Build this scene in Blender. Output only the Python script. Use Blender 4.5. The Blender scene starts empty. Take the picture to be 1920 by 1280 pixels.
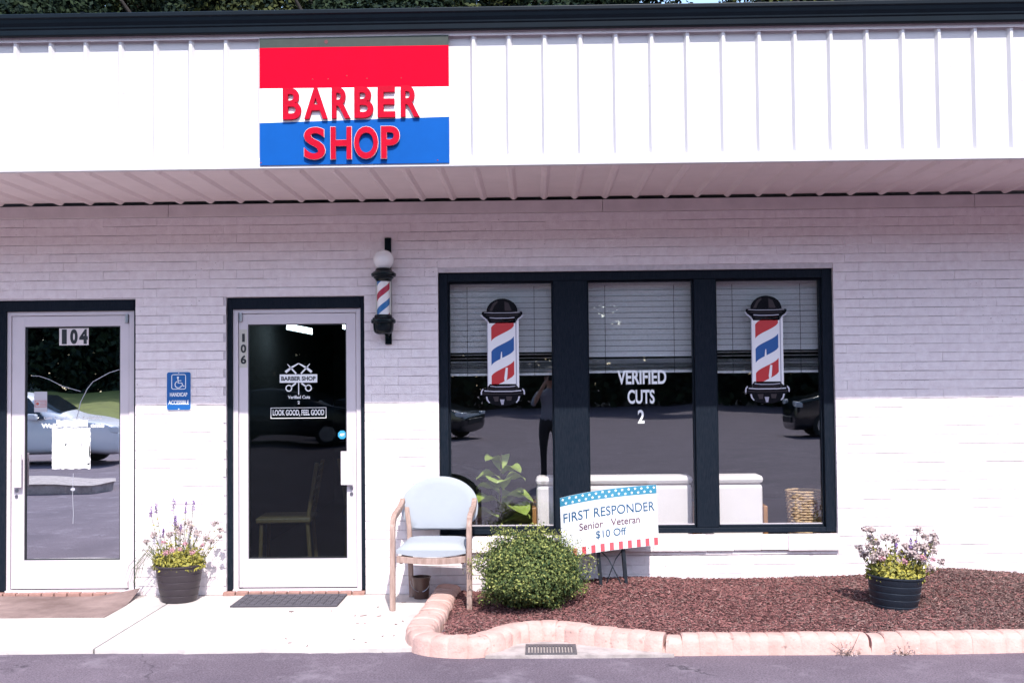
import bpy, bmesh, math, random
import numpy as np
from mathutils import Vector, Matrix
random.seed(7); rng = np.random.default_rng(7)
C = bpy.context.scene.collection
sc = bpy.context.scene
PI = math.pi

# ------------------------------------------------------------------ camera, sky, sun, exposure
cam = bpy.data.cameras.new("camera"); camo = bpy.data.objects.new("camera", cam); C.objects.link(camo)
cam.sensor_width = 36.0; cam.lens = 2075 / 1920 * 36; cam.clip_start = 0.05; cam.clip_end = 2000
def cam_matrix(yaw, pitch, roll, loc):
    fw = np.array([math.sin(yaw)*math.cos(pitch), math.cos(yaw)*math.cos(pitch), math.sin(pitch)])
    r = np.array([math.cos(yaw), -math.sin(yaw), 0]); d = np.cross(fw, r)
    c, s = math.cos(roll), math.sin(roll)
    right, down = c*r + s*d, -s*r + c*d
    M = Matrix.Identity(4)
    for i in range(3):
        M[i][0], M[i][1], M[i][2], M[i][3] = right[i], -down[i], -fw[i], loc[i]
    return M
camo.matrix_world = cam_matrix(-.019369, .032628, .009919, (0, -8.3, 1.604))
sc.camera = camo
SUN_EL, SUN_AZ = 49.9, 12.0            # elevation; degrees to the right of straight-on
w = bpy.data.worlds.new("World"); sc.world = w; w.use_nodes = True
nt = w.node_tree; bg = nt.nodes["Background"]
sky = nt.nodes.new("ShaderNodeTexSky"); sky.sky_type = 'NISHITA'; sky.sun_disc = False
sky.sun_elevation = math.radians(SUN_EL); sky.sun_rotation = math.radians(180 - SUN_AZ)
sky.air_density = 1.0; sky.dust_density = 1.0; sky.ozone_density = 1.0
nt.links.new(sky.outputs[0], bg.inputs[0]); bg.inputs[1].default_value = 0.15
sun = bpy.data.lights.new("sun", 'SUN'); sun.energy = 2.6; sun.angle = math.radians(0.53); sun.color = (1.0, 0.955, 0.90)
suno = bpy.data.objects.new("sun", sun); C.objects.link(suno)
el, az = math.radians(SUN_EL), math.radians(SUN_AZ)
S = Vector((math.sin(az)*math.cos(el), -math.cos(az)*math.cos(el), math.sin(el)))
suno.rotation_euler = S.to_track_quat('Z', 'Y').to_euler(); suno.location = (10, -40, 45)
vs = sc.view_settings; vs.view_transform = 'Standard'; vs.look = 'None'; vs.gamma = 1.0; vs.exposure = 1.40
sc.cycles.max_bounces = 10; sc.cycles.diffuse_bounces = 5; sc.cycles.glossy_bounces = 5
sc.cycles.transparent_max_bounces = 24; sc.cycles.caustics_reflective = False; sc.cycles.caustics_refractive = False

# ------------------------------------------------------------------ materials
def mat(name, col, rough=.6, var=.0, scale=8., bump=0., bscale=60., spec=.5, metal=0., col2=None, island=0., stretch=None):
    m = bpy.data.materials.new(name); m.use_nodes = True
    n, l = m.node_tree.nodes, m.node_tree.links
    b = n["Principled BSDF"]; b.inputs['Roughness'].default_value = rough; b.inputs['Metallic'].default_value = metal
    b.inputs['Specular IOR Level'].default_value = spec
    b.inputs['Base Color'].default_value = (*col, 1)
    tc = n.new("ShaderNodeTexCoord"); vec = tc.outputs['Object']
    if stretch:
        mp = n.new("ShaderNodeMapping"); mp.inputs['Scale'].default_value = stretch; l.new(vec, mp.inputs[0]); vec = mp.outputs[0]
    if var > 0 or col2 or island:
        mix = n.new("ShaderNodeMixRGB"); mix.inputs[1].default_value = (*col, 1)
        c2 = col2 if col2 else tuple(max(0, c*(1-var)) for c in col)
        mix.inputs[2].default_value = (*c2, 1)
        if island:
            g = n.new("ShaderNodeNewGeometry"); l.new(g.outputs['Random Per Island'], mix.inputs[0])
        else:
            t = n.new("ShaderNodeTexNoise"); t.inputs['Scale'].default_value = scale; t.inputs['Detail'].default_value = 8; t.inputs['Roughness'].default_value = .65
            l.new(vec, t.inputs['Vector'])
            r = n.new("ShaderNodeValToRGB"); r.color_ramp.elements[0].position = .35; r.color_ramp.elements[1].position = .68
            l.new(t.outputs[0], r.inputs[0]); l.new(r.outputs[0], mix.inputs[0])
        l.new(mix.outputs[0], b.inputs['Base Color'])
    if bump > 0:
        t2 = n.new("ShaderNodeTexNoise"); t2.inputs['Scale'].default_value = bscale; t2.inputs['Detail'].default_value = 6
        l.new(vec, t2.inputs['Vector'])
        bp = n.new("ShaderNodeBump"); bp.inputs['Strength'].default_value = bump; bp.inputs['Distance'].default_value = .01
        l.new(t2.outputs[0], bp.inputs['Height']); l.new(bp.outputs[0], b.inputs['Normal'])
    return m
def glass(name, tint, refl):
    m = bpy.data.materials.new(name); m.use_nodes = True
    n, l = m.node_tree.nodes, m.node_tree.links; n.clear()
    o = n.new("ShaderNodeOutputMaterial"); mx = n.new("ShaderNodeMixShader"); tr = n.new("ShaderNodeBsdfTransparent"); gl = n.new("ShaderNodeBsdfGlossy")
    tr.inputs[0].default_value = (*tint, 1); gl.inputs['Roughness'].default_value = 0.0; gl.inputs[0].default_value = (.93, .95, 1, 1)
    mx.inputs[0].default_value = refl
    t = n.new("ShaderNodeTexNoise"); t.inputs['Scale'].default_value = 1.6; t.inputs['Detail'].default_value = 1
    tc = n.new("ShaderNodeTexCoord"); l.new(tc.outputs['Object'], t.inputs['Vector'])
    bp = n.new("ShaderNodeBump"); bp.inputs['Strength'].default_value = .08; bp.inputs['Distance'].default_value = .02
    l.new(t.outputs[0], bp.inputs['Height']); l.new(bp.outputs[0], gl.inputs['Normal'])
    l.new(tr.outputs[0], mx.inputs[1]); l.new(gl.outputs[0], mx.inputs[2]); l.new(mx.outputs[0], o.inputs[0])
    return m
def emis(name, col, s):
    m = bpy.data.materials.new(name); m.use_nodes = True
    b = m.node_tree.nodes["Principled BSDF"]; b.inputs['Base Color'].default_value = (*col, 1)
    b.inputs['Emission Color'].default_value = (*col, 1); b.inputs['Emission Strength'].default_value = s
    return m
M = dict(
  brick=mat('painted_brick', (.81,.735,.755), .6, .0, 17, .4, 120, .3, col2=(.71,.62,.645)),
  mortar=mat('painted_mortar', (.60,.54,.57), .8, .25, 20),
  white_metal=mat('white_sheet_metal', (.60,.575,.59), .5, .05, 3, .03, 30, .2),
  soffit=mat('soffit_metal', (.77,.66,.65), .45, .08, 4, .03, 30),
  frieze=mat('frieze_paint', (.66,.58,.59), .6, .15, 6, .1, 60),
  gutter=mat('gutter_enamel', (.003,.007,.012), .38, .2, 6, spec=.15),
  trim=mat('black_trim', (.004,.009,.016), .55, .0, 30, .12, 90, .06, col2=(.016,.019,.028), stretch=(8,8,.6)),
  alu=mat('door_aluminium', (.60,.54,.58), .42, .06, 5, .03, 200),
  alu_dark=mat('dark_gap', (.03,.03,.04), .7),
  steel=mat('steel', (.45,.45,.5), .3, .1, 20, metal=1.),
  glass_win=glass('window_glass', (.985,.995,1.0), .145),
  glass_dark=glass('door_glass_clear', (.50,.60,.66), .028),
  glass_mirror=glass('door_glass_reflective', (.5,.56,.60), .74),
  red=mat('sign_red', (.60,.0005,.020), .7, .08, 6, spec=.05), white=mat('sign_white', (.80,.80,.82), .5, .05, 6),
  blue=mat('sign_blue', (.0005,.080,.34), .6, .1, 5, spec=.12), letter=mat('letter_red', (.46,.001,.020), .55, .2, 14, spec=.1),
  letter_edge=mat('letter_edge', (.30,.012,.03), .6, .2, 14),
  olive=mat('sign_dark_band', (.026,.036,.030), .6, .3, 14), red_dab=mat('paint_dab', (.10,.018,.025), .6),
  hblue=mat('accessible_blue', (.008,.10,.33), .4), pwhite=mat('print_white', (.78,.78,.80), .5), pblack=mat('print_black', (.012,.014,.018), .5),
  black_plastic=mat('black_plastic', (.002,.006,.009), .18, spec=.25), globe=mat('opal_globe', (.82,.80,.80), .15),
  pole_red=mat('pole_red', (.38,.012,.05), .35), pole_blue=mat('pole_blue', (.012,.13,.36), .35), pole_white=mat('pole_white', (.78,.74,.75), .35),
  d_red=mat('decal_red', (.50,.025,.03), .4), d_blue=mat('decal_blue', (.012,.085,.30), .4), d_white=mat('decal_white', (.80,.77,.80), .4),
  d_grey=mat('decal_grey', (.36,.34,.42), .4), d_dark=mat('decal_dark', (.006,.006,.009), .25, spec=.15), d_mid=mat('decal_mid', (.05,.04,.045), .25, spec=.15), d_pale=mat('decal_pale', (.52,.50,.58), .3),
  concrete=mat('concrete', (.58,.52,.50), .85, .26, 3.2, .25, 120, .2),
  apron=mat('drain_apron_concrete', (.44,.38,.37), .85, .4, 9, .3, 90, .2),
  curb=mat('stamped_curb', (.54,.355,.32), .85, .0, 9, .45, 70, .15, col2=(.41,.26,.23)),
  crevice=mat('crevice', (.02,.018,.02), .9),
  iron=mat('cast_iron', (.10,.09,.10), .6, .4, 30, .2, 80),
  soil=mat('soil', (.075,.035,.035), .95, .5, 30, .6, 60, .1),
  chips=mat('mulch_chips', (.30,.130,.122), .85, spec=.15, col2=(.045,.022,.025), island=1),
  chips_pale=mat('pale_chips', (.34,.22,.20), .85, spec=.15, col2=(.18,.10,.09), island=1),
  chips_grey=mat('weathered_chips', (.20,.125,.115), .9, spec=.1, col2=(.055,.038,.038), island=1),
  leaf_bush=mat('boxwood_leaf', (.16,.185,.06), .8, spec=.04, col2=(.028,.058,.030), island=1),
  leaf_tip=mat('boxwood_tip', (.34,.34,.11), .8, spec=.04, col2=(.14,.17,.05), island=1),
  stem=mat('twig', (.06,.04,.03), .9),
  leaf_yel=mat('yellow_leaf', (.38,.33,.06), .6, spec=.15, col2=(.17,.17,.05), island=1),
  leaf_grey=mat('faded_leaf', (.50,.40,.38), .8, spec=.1, col2=(.30,.23,.235), island=1),
  fl_purple=mat('purple_flower', (.13,.05,.24), .7, col2=(.24,.13,.36), island=1), fl_pink=mat('pink_flower', (.52,.21,.27), .7, col2=(.42,.28,.30), island=1),
  grass_blade=mat('grass_blade', (.10,.12,.05), .6, col2=(.05,.07,.03), island=1),
  pot_plum=mat('plum_pot', (.035,.026,.034), .5, .15, 8, .15, 120), pot_navy=mat('navy_pot', (.012,.018,.030), .45, .15, 8, .15, 120),
  fabric=mat('blue_fabric', (.335,.36,.405), .9, .06, 4, .25, 400, .1), fabric_dk=mat('seat_underside', (.05,.05,.06), .9),
  wood=mat('weathered_wood', (.40,.29,.255), .7, .0, 9, .25, 60, .2, col2=(.24,.155,.13), stretch=(5,5,.8)),
  wood_o=mat('orange_wood', (.42,.19,.06), .45, .3, 9, stretch=(5,5,.8)),
  bucket=mat('bucket_brown', (.10,.055,.045), .30, .3, 8), mat_tan=mat('tan_mat', (.20,.145,.14), .95, .0, 3.5, .5, 160, .1, col2=(.26,.19,.18)),
  mat_grey=mat('grey_mat', (.042,.038,.05), .85, .2, 20), mat_line=mat('mat_pattern', (.105,.095,.115), .85, .2, 20),
  brick_red=mat('threshold_brick', (.36,.20,.17), .85, .3, 20, .3, 90),
  blind=mat('blind_slat', (.88,.89,.92), .5), sofa=mat('cream_upholstery', (.86,.78,.76), .75, .04, 4, .1, 200),
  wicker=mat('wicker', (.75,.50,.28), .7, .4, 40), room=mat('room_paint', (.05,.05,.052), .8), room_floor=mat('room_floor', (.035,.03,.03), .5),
  lamp=emis('lamp_panel', (1,.97,.9), 6.0), leaf_big=mat('broad_leaf', (.34,.44,.09), .45, .4, 9),
  ybl=mat('panel_blue', (.03,.21,.33), .5, .2, 8), ytx=mat('panel_text_blue', (.012,.07,.15), .5), yred=mat('panel_red', (.52,.07,.09), .5), ymau=mat('panel_text_mauve', (.10,.035,.06), .5),
  ywh=mat('panel_white', (.66,.66,.69), .4), metal_blk=mat('black_iron', (.010,.014,.022), .45),
  roof=mat('roof_membrane', (.09,.09,.1), .8, .2, 2),
  bark=mat('bark', (.05,.04,.035), .9, .4, 14, .5, 30), tree_leaf=mat('tree_leaf', (.055,.062,.020), .7, spec=.08, col2=(.006,.014,.012), island=1),
  tree_leaf2=mat('dark_tree_leaf', (.022,.034,.016), .7, spec=.08, col2=(.005,.012,.011), island=1),
  lawn=mat('lawn', (.13,.15,.02), .9, .4, 1.5, .5, 40), adt=mat('sticker_blue', (.03,.28,.50), .4), notice=mat('notice_paper', (.45,.43,.48), .6), notice_red=mat('notice_red', (.45,.10,.08), .6),
  paper=mat('torn_paper', (.75,.73,.74), .8, .06, 12), crack=mat('glass_crack', (.40,.40,.46), .5), strip=mat('number_strip', (.50,.47,.42), .6),
  ivory=mat('ivory_sticker', (.68,.60,.60), .6),
  skin=mat('skin', (.30,.17,.12), .6), hair=mat('hair', (.02,.015,.012), .7), shirt=mat('grey_shirt', (.19,.20,.24), .9), trousers=mat('dark_trousers', (.012,.013,.018), .9),
  car_silver=mat('silver_paint', (.66,.66,.69), .18, spec=.8), car_black=mat('black_paint', (.006,.010,.014), .10, spec=.9), car_blue=mat('dark_blue_paint', (.008,.016,.03), .12, spec=.9),
  car_glass=mat('car_glass', (.01,.014,.018), .04, spec=.9), rubber=mat('tyre_rubber', (.015,.015,.016), .8), headlamp=mat('headlamp_lens', (.6,.62,.66), .08, spec=.9), tail=mat('tail_lens', (.25,.01,.012), .15),
)

# ------------------------------------------------------------------ asphalt with cracks and wear
def asphalt_mat():
    m = bpy.data.materials.new('asphalt'); m.use_nodes = True
    n, l = m.node_tree.nodes, m.node_tree.links; b = n["Principled BSDF"]; b.inputs['Roughness'].default_value = .85; b.inputs['Specular IOR Level'].default_value = .3
    tc = n.new("ShaderNodeTexCoord")
    def noise(s, d=6, r=.6):
        t = n.new("ShaderNodeTexNoise"); t.inputs['Scale'].default_value = s; t.inputs['Detail'].default_value = d; t.inputs['Roughness'].default_value = r
        l.new(tc.outputs['Object'], t.inputs['Vector']); return t
    def ramp(src, p0, c0, p1, c1):
        r = n.new("ShaderNodeValToRGB"); e = r.color_ramp.elements; e[0].position, e[1].position = p0, p1; e[0].color, e[1].color = (*c0, 1), (*c1, 1)
        l.new(src, r.inputs[0]); return r.outputs[0]
    big = ramp(noise(1.1, 5).outputs[0], .3, (.098,.076,.100), .72, (.150,.118,.148))
    grit = ramp(noise(95, 5, .75).outputs[0], .34, (.45,.45,.45), .68, (1.55,1.55,1.55))
    mul = n.new("ShaderNodeMixRGB"); mul.blend_type = 'MULTIPLY'; mul.inputs[0].default_value = .9; l.new(big, mul.inputs[1]); l.new(grit, mul.inputs[2])
    pale = ramp(noise(2.6, 9, .75).outputs[0], .53, (0,0,0), .74, (1,1,1))
    mx = n.new("ShaderNodeMixRGB"); mx.inputs[2].default_value = (.26,.22,.26,1); mv = n.new("ShaderNodeMath"); mv.operation = 'MULTIPLY'; mv.inputs[1].default_value = .8
    l.new(pale, mv.inputs[0]); l.new(mv.outputs[0], mx.inputs[0]); l.new(mul.outputs[0], mx.inputs[1])
    wob = noise(3, 5); add = n.new("ShaderNodeMixRGB"); add.inputs[0].default_value = .22; l.new(tc.outputs['Object'], add.inputs[1]); l.new(wob.outputs['Color'], add.inputs[2])
    v = n.new("ShaderNodeTexVoronoi"); v.feature = 'DISTANCE_TO_EDGE'; v.inputs['Scale'].default_value = .85; l.new(add.outputs[0], v.inputs['Vector'])
    cr = ramp(v.outputs['Distance'], .0012, (.9,.9,.9), .0045, (0,0,0))
    gate = ramp(noise(1.3, 3).outputs[0], .56, (0,0,0), .64, (1,1,1))
    mm = n.new("ShaderNodeMath"); mm.operation = 'MULTIPLY'; l.new(cr, mm.inputs[0]); l.new(gate, mm.inputs[1])
    mx2 = n.new("ShaderNodeMixRGB"); mx2.inputs[2].default_value = (.025,.02,.03,1); l.new(mm.outputs[0], mx2.inputs[0]); l.new(mx.outputs[0], mx2.inputs[1])
    l.new(mx2.outputs[0], b.inputs['Base Color'])
    bp = n.new("ShaderNodeBump"); bp.inputs['Strength'].default_value = .5; bp.inputs['Distance'].default_value = .006; l.new(noise(130, 4).outputs[0], bp.inputs['Height']); l.new(bp.outputs[0], b.inputs['Normal'])
    return m
M['asphalt'] = asphalt_mat()
def wear(m, dark, scale, lo, hi, gscale, glo, ghi):
    n, l = m.node_tree.nodes, m.node_tree.links; b = n["Principled BSDF"]; src = b.inputs['Base Color'].links[0].from_socket
    tc = n.new("ShaderNodeTexCoord"); outs = []
    for sc_, a, c in ((scale, lo, hi), (gscale, glo, ghi)):
        t = n.new("ShaderNodeTexNoise"); t.inputs['Scale'].default_value = sc_; t.inputs['Detail'].default_value = 5; l.new(tc.outputs['Object'], t.inputs['Vector'])
        r = n.new("ShaderNodeValToRGB"); r.color_ramp.elements[0].position = a; r.color_ramp.elements[1].position = c; l.new(t.outputs[0], r.inputs[0]); outs.append(r.outputs[0])
    mm = n.new("ShaderNodeMath"); mm.operation = 'MULTIPLY'; l.new(outs[0], mm.inputs[0]); l.new(outs[1], mm.inputs[1])
    mx = n.new("ShaderNodeMixRGB"); mx.inputs[2].default_value = (*dark, 1); l.new(mm.outputs[0], mx.inputs[0]); l.new(src, mx.inputs[1]); l.new(mx.outputs[0], b.inputs['Base Color'])
wear(M['brick'], (.26,.20,.20), 70, .66, .70, 1.7, .50, .62)
wear(M['curb'], (.16,.11,.10), 28, .60, .72, 3.0, .48, .62)
wear(M['concrete'], (.20,.17,.16), 55, .70, .73, 1.3, .45, .60)
wear(M['white_metal'], (.42,.38,.38), 40, .68, .74, 1.1, .50, .65)

# ------------------------------------------------------------------ helpers
WL = {}                                        # world position of every parent
def tag(o, label=None, cat=None, group=None, kind=None):
    if label: o['label'] = label
    if cat: o['category'] = cat
    if group: o['group'] = group
    if kind: o['kind'] = kind
    return o
def thing(name, loc, label, cat, group=None, rz=0):
    o = bpy.data.objects.new(name, None); C.objects.link(o); o.location = loc; o.rotation_euler = (0, 0, rz); o.empty_display_size = .1
    WL[o.name] = Vector(loc)
    return tag(o, label, cat, group)
class MB:
    def __init__(s): s.v = []; s.f = []; s.m = []; s.k = 0
    def mi(s, k): s.k = k; return s
    def add(s, vs, fs):
        b = len(s.v); s.v += [tuple(p) for p in vs]; s.f += [tuple(b+i for i in f) for f in fs]; s.m += [s.k]*len(fs); return s
    def box(s, x0, x1, y0, y1, z0, z1):
        return s.add([(x0,y0,z0),(x1,y0,z0),(x1,y1,z0),(x0,y1,z0),(x0,y0,z1),(x1,y0,z1),(x1,y1,z1),(x0,y1,z1)],
                     [(0,3,2,1),(4,5,6,7),(0,1,5,4),(1,2,6,5),(2,3,7,6),(3,0,4,7)])
    def frame(s, x0, x1, z0, z1, l, r, b, t, y0, y1):          # rectangular ring in the wall plane, butted pieces
        s.box(x0, x0+l, y0, y1, z0, z1); s.box(x1-r, x1, y0, y1, z0, z1)
        s.box(x0+l, x1-r, y0, y1, z1-t, z1)
        if b > 0: s.box(x0+l, x1-r, y0, y1, z0, z0+b)
        return s
    def lathe(s, prof, c, n=32, caps=True):                     # prof: (r, z)
        vs, fs = [], []; k = len(prof)
        for i in range(n):
            a = 2*PI*i/n
            vs += [(c[0]+r*math.cos(a), c[1]+r*math.sin(a), c[2]+z) for r, z in prof]
        for i in range(n):
            j = (i+1) % n
            fs += [(i*k+q, j*k+q, j*k+q+1, i*k+q+1) for q in range(k-1)]
        if caps:
            if prof[0][0] > 1e-4: fs.append(tuple(i*k for i in range(n))[::-1])
            if prof[-1][0] > 1e-4: fs.append(tuple(i*k+k-1 for i in range(n)))
        return s.add(vs, fs)
    def tube(s, pts, r, n=8):
        pts = [Vector(p) for p in pts]; rs = r if isinstance(r, (list, tuple)) else [r]*len(pts); vs, fs = [], []
        for i, p in enumerate(pts):
            t = (pts[min(i+1, len(pts)-1)] - pts[max(i-1, 0)]).normalized()
            a = t.cross(Vector((0,0,1)) if abs(t.z) < .9 else Vector((1,0,0))).normalized(); b = t.cross(a)
            vs += [p + (a*math.cos(2*PI*q/n) + b*math.sin(2*PI*q/n))*rs[i] for q in range(n)]
        for i in range(len(pts)-1):
            fs += [(i*n+q, i*n+(q+1) % n, (i+1)*n+(q+1) % n, (i+1)*n+q) for q in range(n)]
        fs += [tuple(range(n))[::-1], tuple((len(pts)-1)*n+q for q in range(n))]
        return s.add(vs, fs)
    def sweep(s, pts, wx, th):                                  # flat bar, width along x, path in y-z
        pts = [Vector(p) for p in pts]; vs, fs = [], []
        for i, p in enumerate(pts):
            t = pts[min(i+1, len(pts)-1)] - pts[max(i-1, 0)]; t.x = 0; t.normalize()
            nrm = Vector((0, -t.z, t.y))
            vs += [p+Vector((-wx/2,0,0))-nrm*th/2, p+Vector((wx/2,0,0))-nrm*th/2, p+Vector((wx/2,0,0))+nrm*th/2, p+Vector((-wx/2,0,0))+nrm*th/2]
        for i in range(len(pts)-1):
            fs += [(i*4+q, i*4+(q+1) % 4, i*4+4+(q+1) % 4, i*4+4+q) for q in range(4)]
        k = (len(pts)-1)*4; fs += [(3,2,1,0), (k,k+1,k+2,k+3)]
        return s.add(vs, fs)
    def prism(s, poly, y0, y1):                                 # x-z outline given thickness in y
        n = len(poly)
        vs = [(x, y0, z) for x, z in poly] + [(x, y1, z) for x, z in poly]
        return s.add(vs, [tuple(range(n)), tuple(range(2*n-1, n-1, -1))] + [(i, n+i, n+(i+1) % n, (i+1) % n) for i in range(n)])
    def extrude_x(s, poly, x0, x1):                             # y-z outline swept along x
        n = len(poly)
        vs = [(x0, y, z) for y, z in poly] + [(x1, y, z) for y, z in poly]
        return s.add(vs, [tuple(range(n)), tuple(range(2*n-1, n-1, -1))] + [(i, n+i, n+(i+1) % n, (i+1) % n) for i in range(n)])
    def ribbon(s, pts, wd, y0, y1):                             # stroke in the wall plane
        pts = [Vector((p[0], p[1])) for p in pts]; L, R = [], []
        for i, p in enumerate(pts):
            t = (pts[min(i+1, len(pts)-1)] - pts[max(i-1, 0)]).normalized(); nn = Vector((-t.y, t.x))
            ww = wd[i] if isinstance(wd, (list, tuple)) else wd
            L.append(p+nn*ww/2); R.append(p-nn*ww/2)
        for i in range(len(pts)-1): s.prism([tuple(L[i]), tuple(L[i+1]), tuple(R[i+1]), tuple(R[i])], y0, y1)
        return s
    def text(s, body, x0, x1, z0, z1, y0, y1, bold=0., warp=None):
        cu = bpy.data.curves.new('glyphs', 'FONT'); cu.body = body; cu.size = 1; cu.offset = bold; cu.extrude = .5; cu.resolution_u = 5
        o = bpy.data.objects.new('glyphs', cu); C.objects.link(o)
        dg = bpy.context.evaluated_depsgraph_get(); me = bpy.data.meshes.new_from_object(o.evaluated_get(dg))
        P = np.array([v.co[:] for v in me.vertices]); fs = [tuple(p.vertices) for p in me.polygons]
        bpy.data.objects.remove(o); bpy.data.curves.remove(cu); bpy.data.meshes.remove(me)
        lo, hi = P.min(0), P.max(0); Q = (P-lo)/(hi-lo)
        X = x0+Q[:,0]*(x1-x0); Z = z0+Q[:,1]*(z1-z0); Y = y1+(y0-y1)*Q[:,2]
        V = np.stack([X, Y, Z], 1)
        if warp: V = np.array([warp(*p) for p in V])
        return s.add(V.tolist(), fs)
    def build(s, name, mats, parent=None, smooth=False, local=False, bevel=0):
        me = bpy.data.meshes.new(name)
        V = np.array(s.v, float)
        if parent is not None and not local: V = V - np.array(WL[parent.name])
        me.from_pydata(V.tolist(), [], s.f)
        for mm in (mats if isinstance(mats, (list, tuple)) else [mats]): me.materials.append(mm)
        me.polygons.foreach_set('material_index', s.m)
        if smooth: me.polygons.foreach_set('use_smooth', [True]*len(s.f))
        o = bpy.data.objects.new(name, me); C.objects.link(o)
        if parent is not None: o.parent = parent; WL[o.name] = WL[parent.name]
        else: WL[o.name] = Vector((0,0,0))
        if bevel:
            b = o.modifiers.new('edge', 'BEVEL'); b.width = bevel; b.segments = 2; b.limit_method = 'ANGLE'; b.angle_limit = math.radians(40)
        if smooth == 'auto':
            me.set_sharp_from_angle(angle=math.radians(40))
        return o
def islands(g, name, mats, parent, **kw):
    par = list(range(len(g.v)))
    def f(i):
        while par[i] != i: par[i] = par[par[i]]; i = par[i]
        return i
    for q in g.f:
        for j in q[1:]: par[f(j)] = f(q[0])
    groups = {}
    for q, m_ in zip(g.f, g.m): groups.setdefault(f(q[0]), []).append((q, m_))
    for fs in groups.values():
        ids = sorted({i for q, _ in fs for i in q}); mp = {i: n for n, i in enumerate(ids)}
        h = MB(); h.v = [g.v[i] for i in ids]; h.f = [tuple(mp[i] for i in q) for q, _ in fs]; h.m = [m_ for _, m_ in fs]; h.build(name, mats, parent, **kw)
def np_mesh(name, V, F, mats, parent=None, mi=None, smooth=False):
    me = bpy.data.meshes.new(name); V = np.asarray(V, float)
    if parent is not None: V = V - np.array(WL[parent.name])
    k = F.shape[1]
    me.vertices.add(len(V)); me.vertices.foreach_set('co', V.ravel())
    me.loops.add(F.size); me.loops.foreach_set('vertex_index', F.ravel().astype(np.int32))
    me.polygons.add(len(F)); me.polygons.foreach_set('loop_start', np.arange(0, F.size, k, dtype=np.int32))
    for m in (mats if isinstance(mats, (list, tuple)) else [mats]): me.materials.append(m)
    if mi is not None: me.polygons.foreach_set('material_index', np.asarray(mi, np.int32))
    me.update(calc_edges=True); me.validate()
    o = bpy.data.objects.new(name, me); C.objects.link(o)
    if parent is not None: o.parent = parent; WL[o.name] = WL[parent.name]
    else: WL[o.name] = Vector((0,0,0))
    return o
def leaf_quads(P, N, ln, wd, jitter=.8):
    """one folded diamond leaf at each point P, its blade lying roughly across normal N"""
    n = len(P); N = N + rng.normal(0, jitter, (n,3)); N /= np.linalg.norm(N, axis=1)[:,None] + 1e-9
    T = np.cross(N, rng.normal(0, 1, (n,3))); T /= np.linalg.norm(T, axis=1)[:,None] + 1e-9
    B = np.cross(N, T)
    ln = np.broadcast_to(ln, n)[:,None]*rng.uniform(.7,1.25,(n,1)); wd = np.broadcast_to(wd, n)[:,None]*rng.uniform(.7,1.25,(n,1))
    a, c = P - T*ln*.5, P + T*ln*.5
    b, d = P + B*wd*.5 + N*wd*.18, P - B*wd*.5 + N*wd*.18
    V = np.stack([a,b,c,d], 1).reshape(-1,3); F = np.arange(4*n).reshape(-1,4)
    return V, F
def copy_tree(o, parent=None):
    c = o.copy(); C.objects.link(c); c.parent = parent
    for ch in list(o.children): copy_tree(ch, c)
    return c

# ================================================================== THE SETTING
g = MB()
g.add([(-140,-160,-.03),(140,-160,-.03),(140,60,-.03),(-140,60,-.03)], [(0,1,2,3)])
tag(g.build('ground', M['asphalt']), kind='structure')
# concrete sidewalk: slabs with open joints
g = MB()
jx = [-9.2, -6.6, -4.62, -2.665, -.70]
for a, b in zip(jx[:-1], jx[1:]):
    nn = int((b-a)/.05); fr = [(a+.005+(b-a-.010)*i/nn, -1.64+random.gauss(0,.004)+.006*math.sin(i*.37)) for i in range(nn+1)]
    P = fr+[(b-.005,-.002),(a+.005,-.002)]; m_ = len(P)
    g.add([(x,y,-.12) for x,y in P]+[(x,y,0) for x,y in P], [tuple(range(m_))[::-1],tuple(range(m_,2*m_))]+[(i,(i+1)%m_,(i+1)%m_+m_,i+m_) for i in range(m_)])
tag(g.build('sidewalk', M['concrete'], bevel=.004), kind='structure')
tag(MB().box(-9.2, -.7, -1.60, -.01, -.2, -.012).build('sidewalk_base', M['crevice']), kind='structure')
# stamped curb sweeping round the bed
path = [(-.655,-.03),(-.675,-.4),(-.69,-.85),(-.715,-1.15),(-.725,-1.38),(-.69,-1.56),(-.61,-1.655),(-.49,-1.70),(-.37,-1.70),(-.28,-1.63),(-.20,-1.49),(-.10,-1.395),(.05,-1.365),(.19,-1.385),
        (.32,-1.48),(.54,-1.575),(.80,-1.665),(1.06,-1.665),(1.55,-1.665),(1.95,-1.665),(2.4,-1.66),(2.85,-1.635),(3.6,-1.62),(4.8,-1.62),(6.4,-1.62),(9,-1.62)]
def catmull(P, n=14):
    P = [np.array(p, float) for p in P]; out = []
    for i in range(len(P)-1):
        p0, p1, p2, p3 = P[max(i-1,0)], P[i], P[i+1], P[min(i+2,len(P)-1)]
        for t in np.linspace(0,1,n,endpoint=False):
            out.append(.5*((2*p1)+(-p0+p2)*t+(2*p0-5*p1+4*p2-p3)*t*t+(-p0+3*p1-3*p2+p3)*t**3))
    out.append(P[-1]); return np.array(out)
cp = catmull(path); seg = np.r_[0, np.cumsum(np.linalg.norm(np.diff(cp,axis=0),axis=1))]
def curb_at(s):
    p = np.array([np.interp(s, seg, cp[:,0]), np.interp(s, seg, cp[:,1])]); q = np.array([np.interp(s+.03, seg, cp[:,0]), np.interp(s+.03, seg, cp[:,1])]); q0 = np.array([np.interp(s-.03, seg, cp[:,0]), np.interp(s-.03, seg, cp[:,1])])
    t = (q-q0)/np.linalg.norm(q-q0); return p, np.array([-t[1], t[0]])
def s_of_x(x): return seg[np.where(cp[:,0] < x)[0][-1]]
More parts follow.
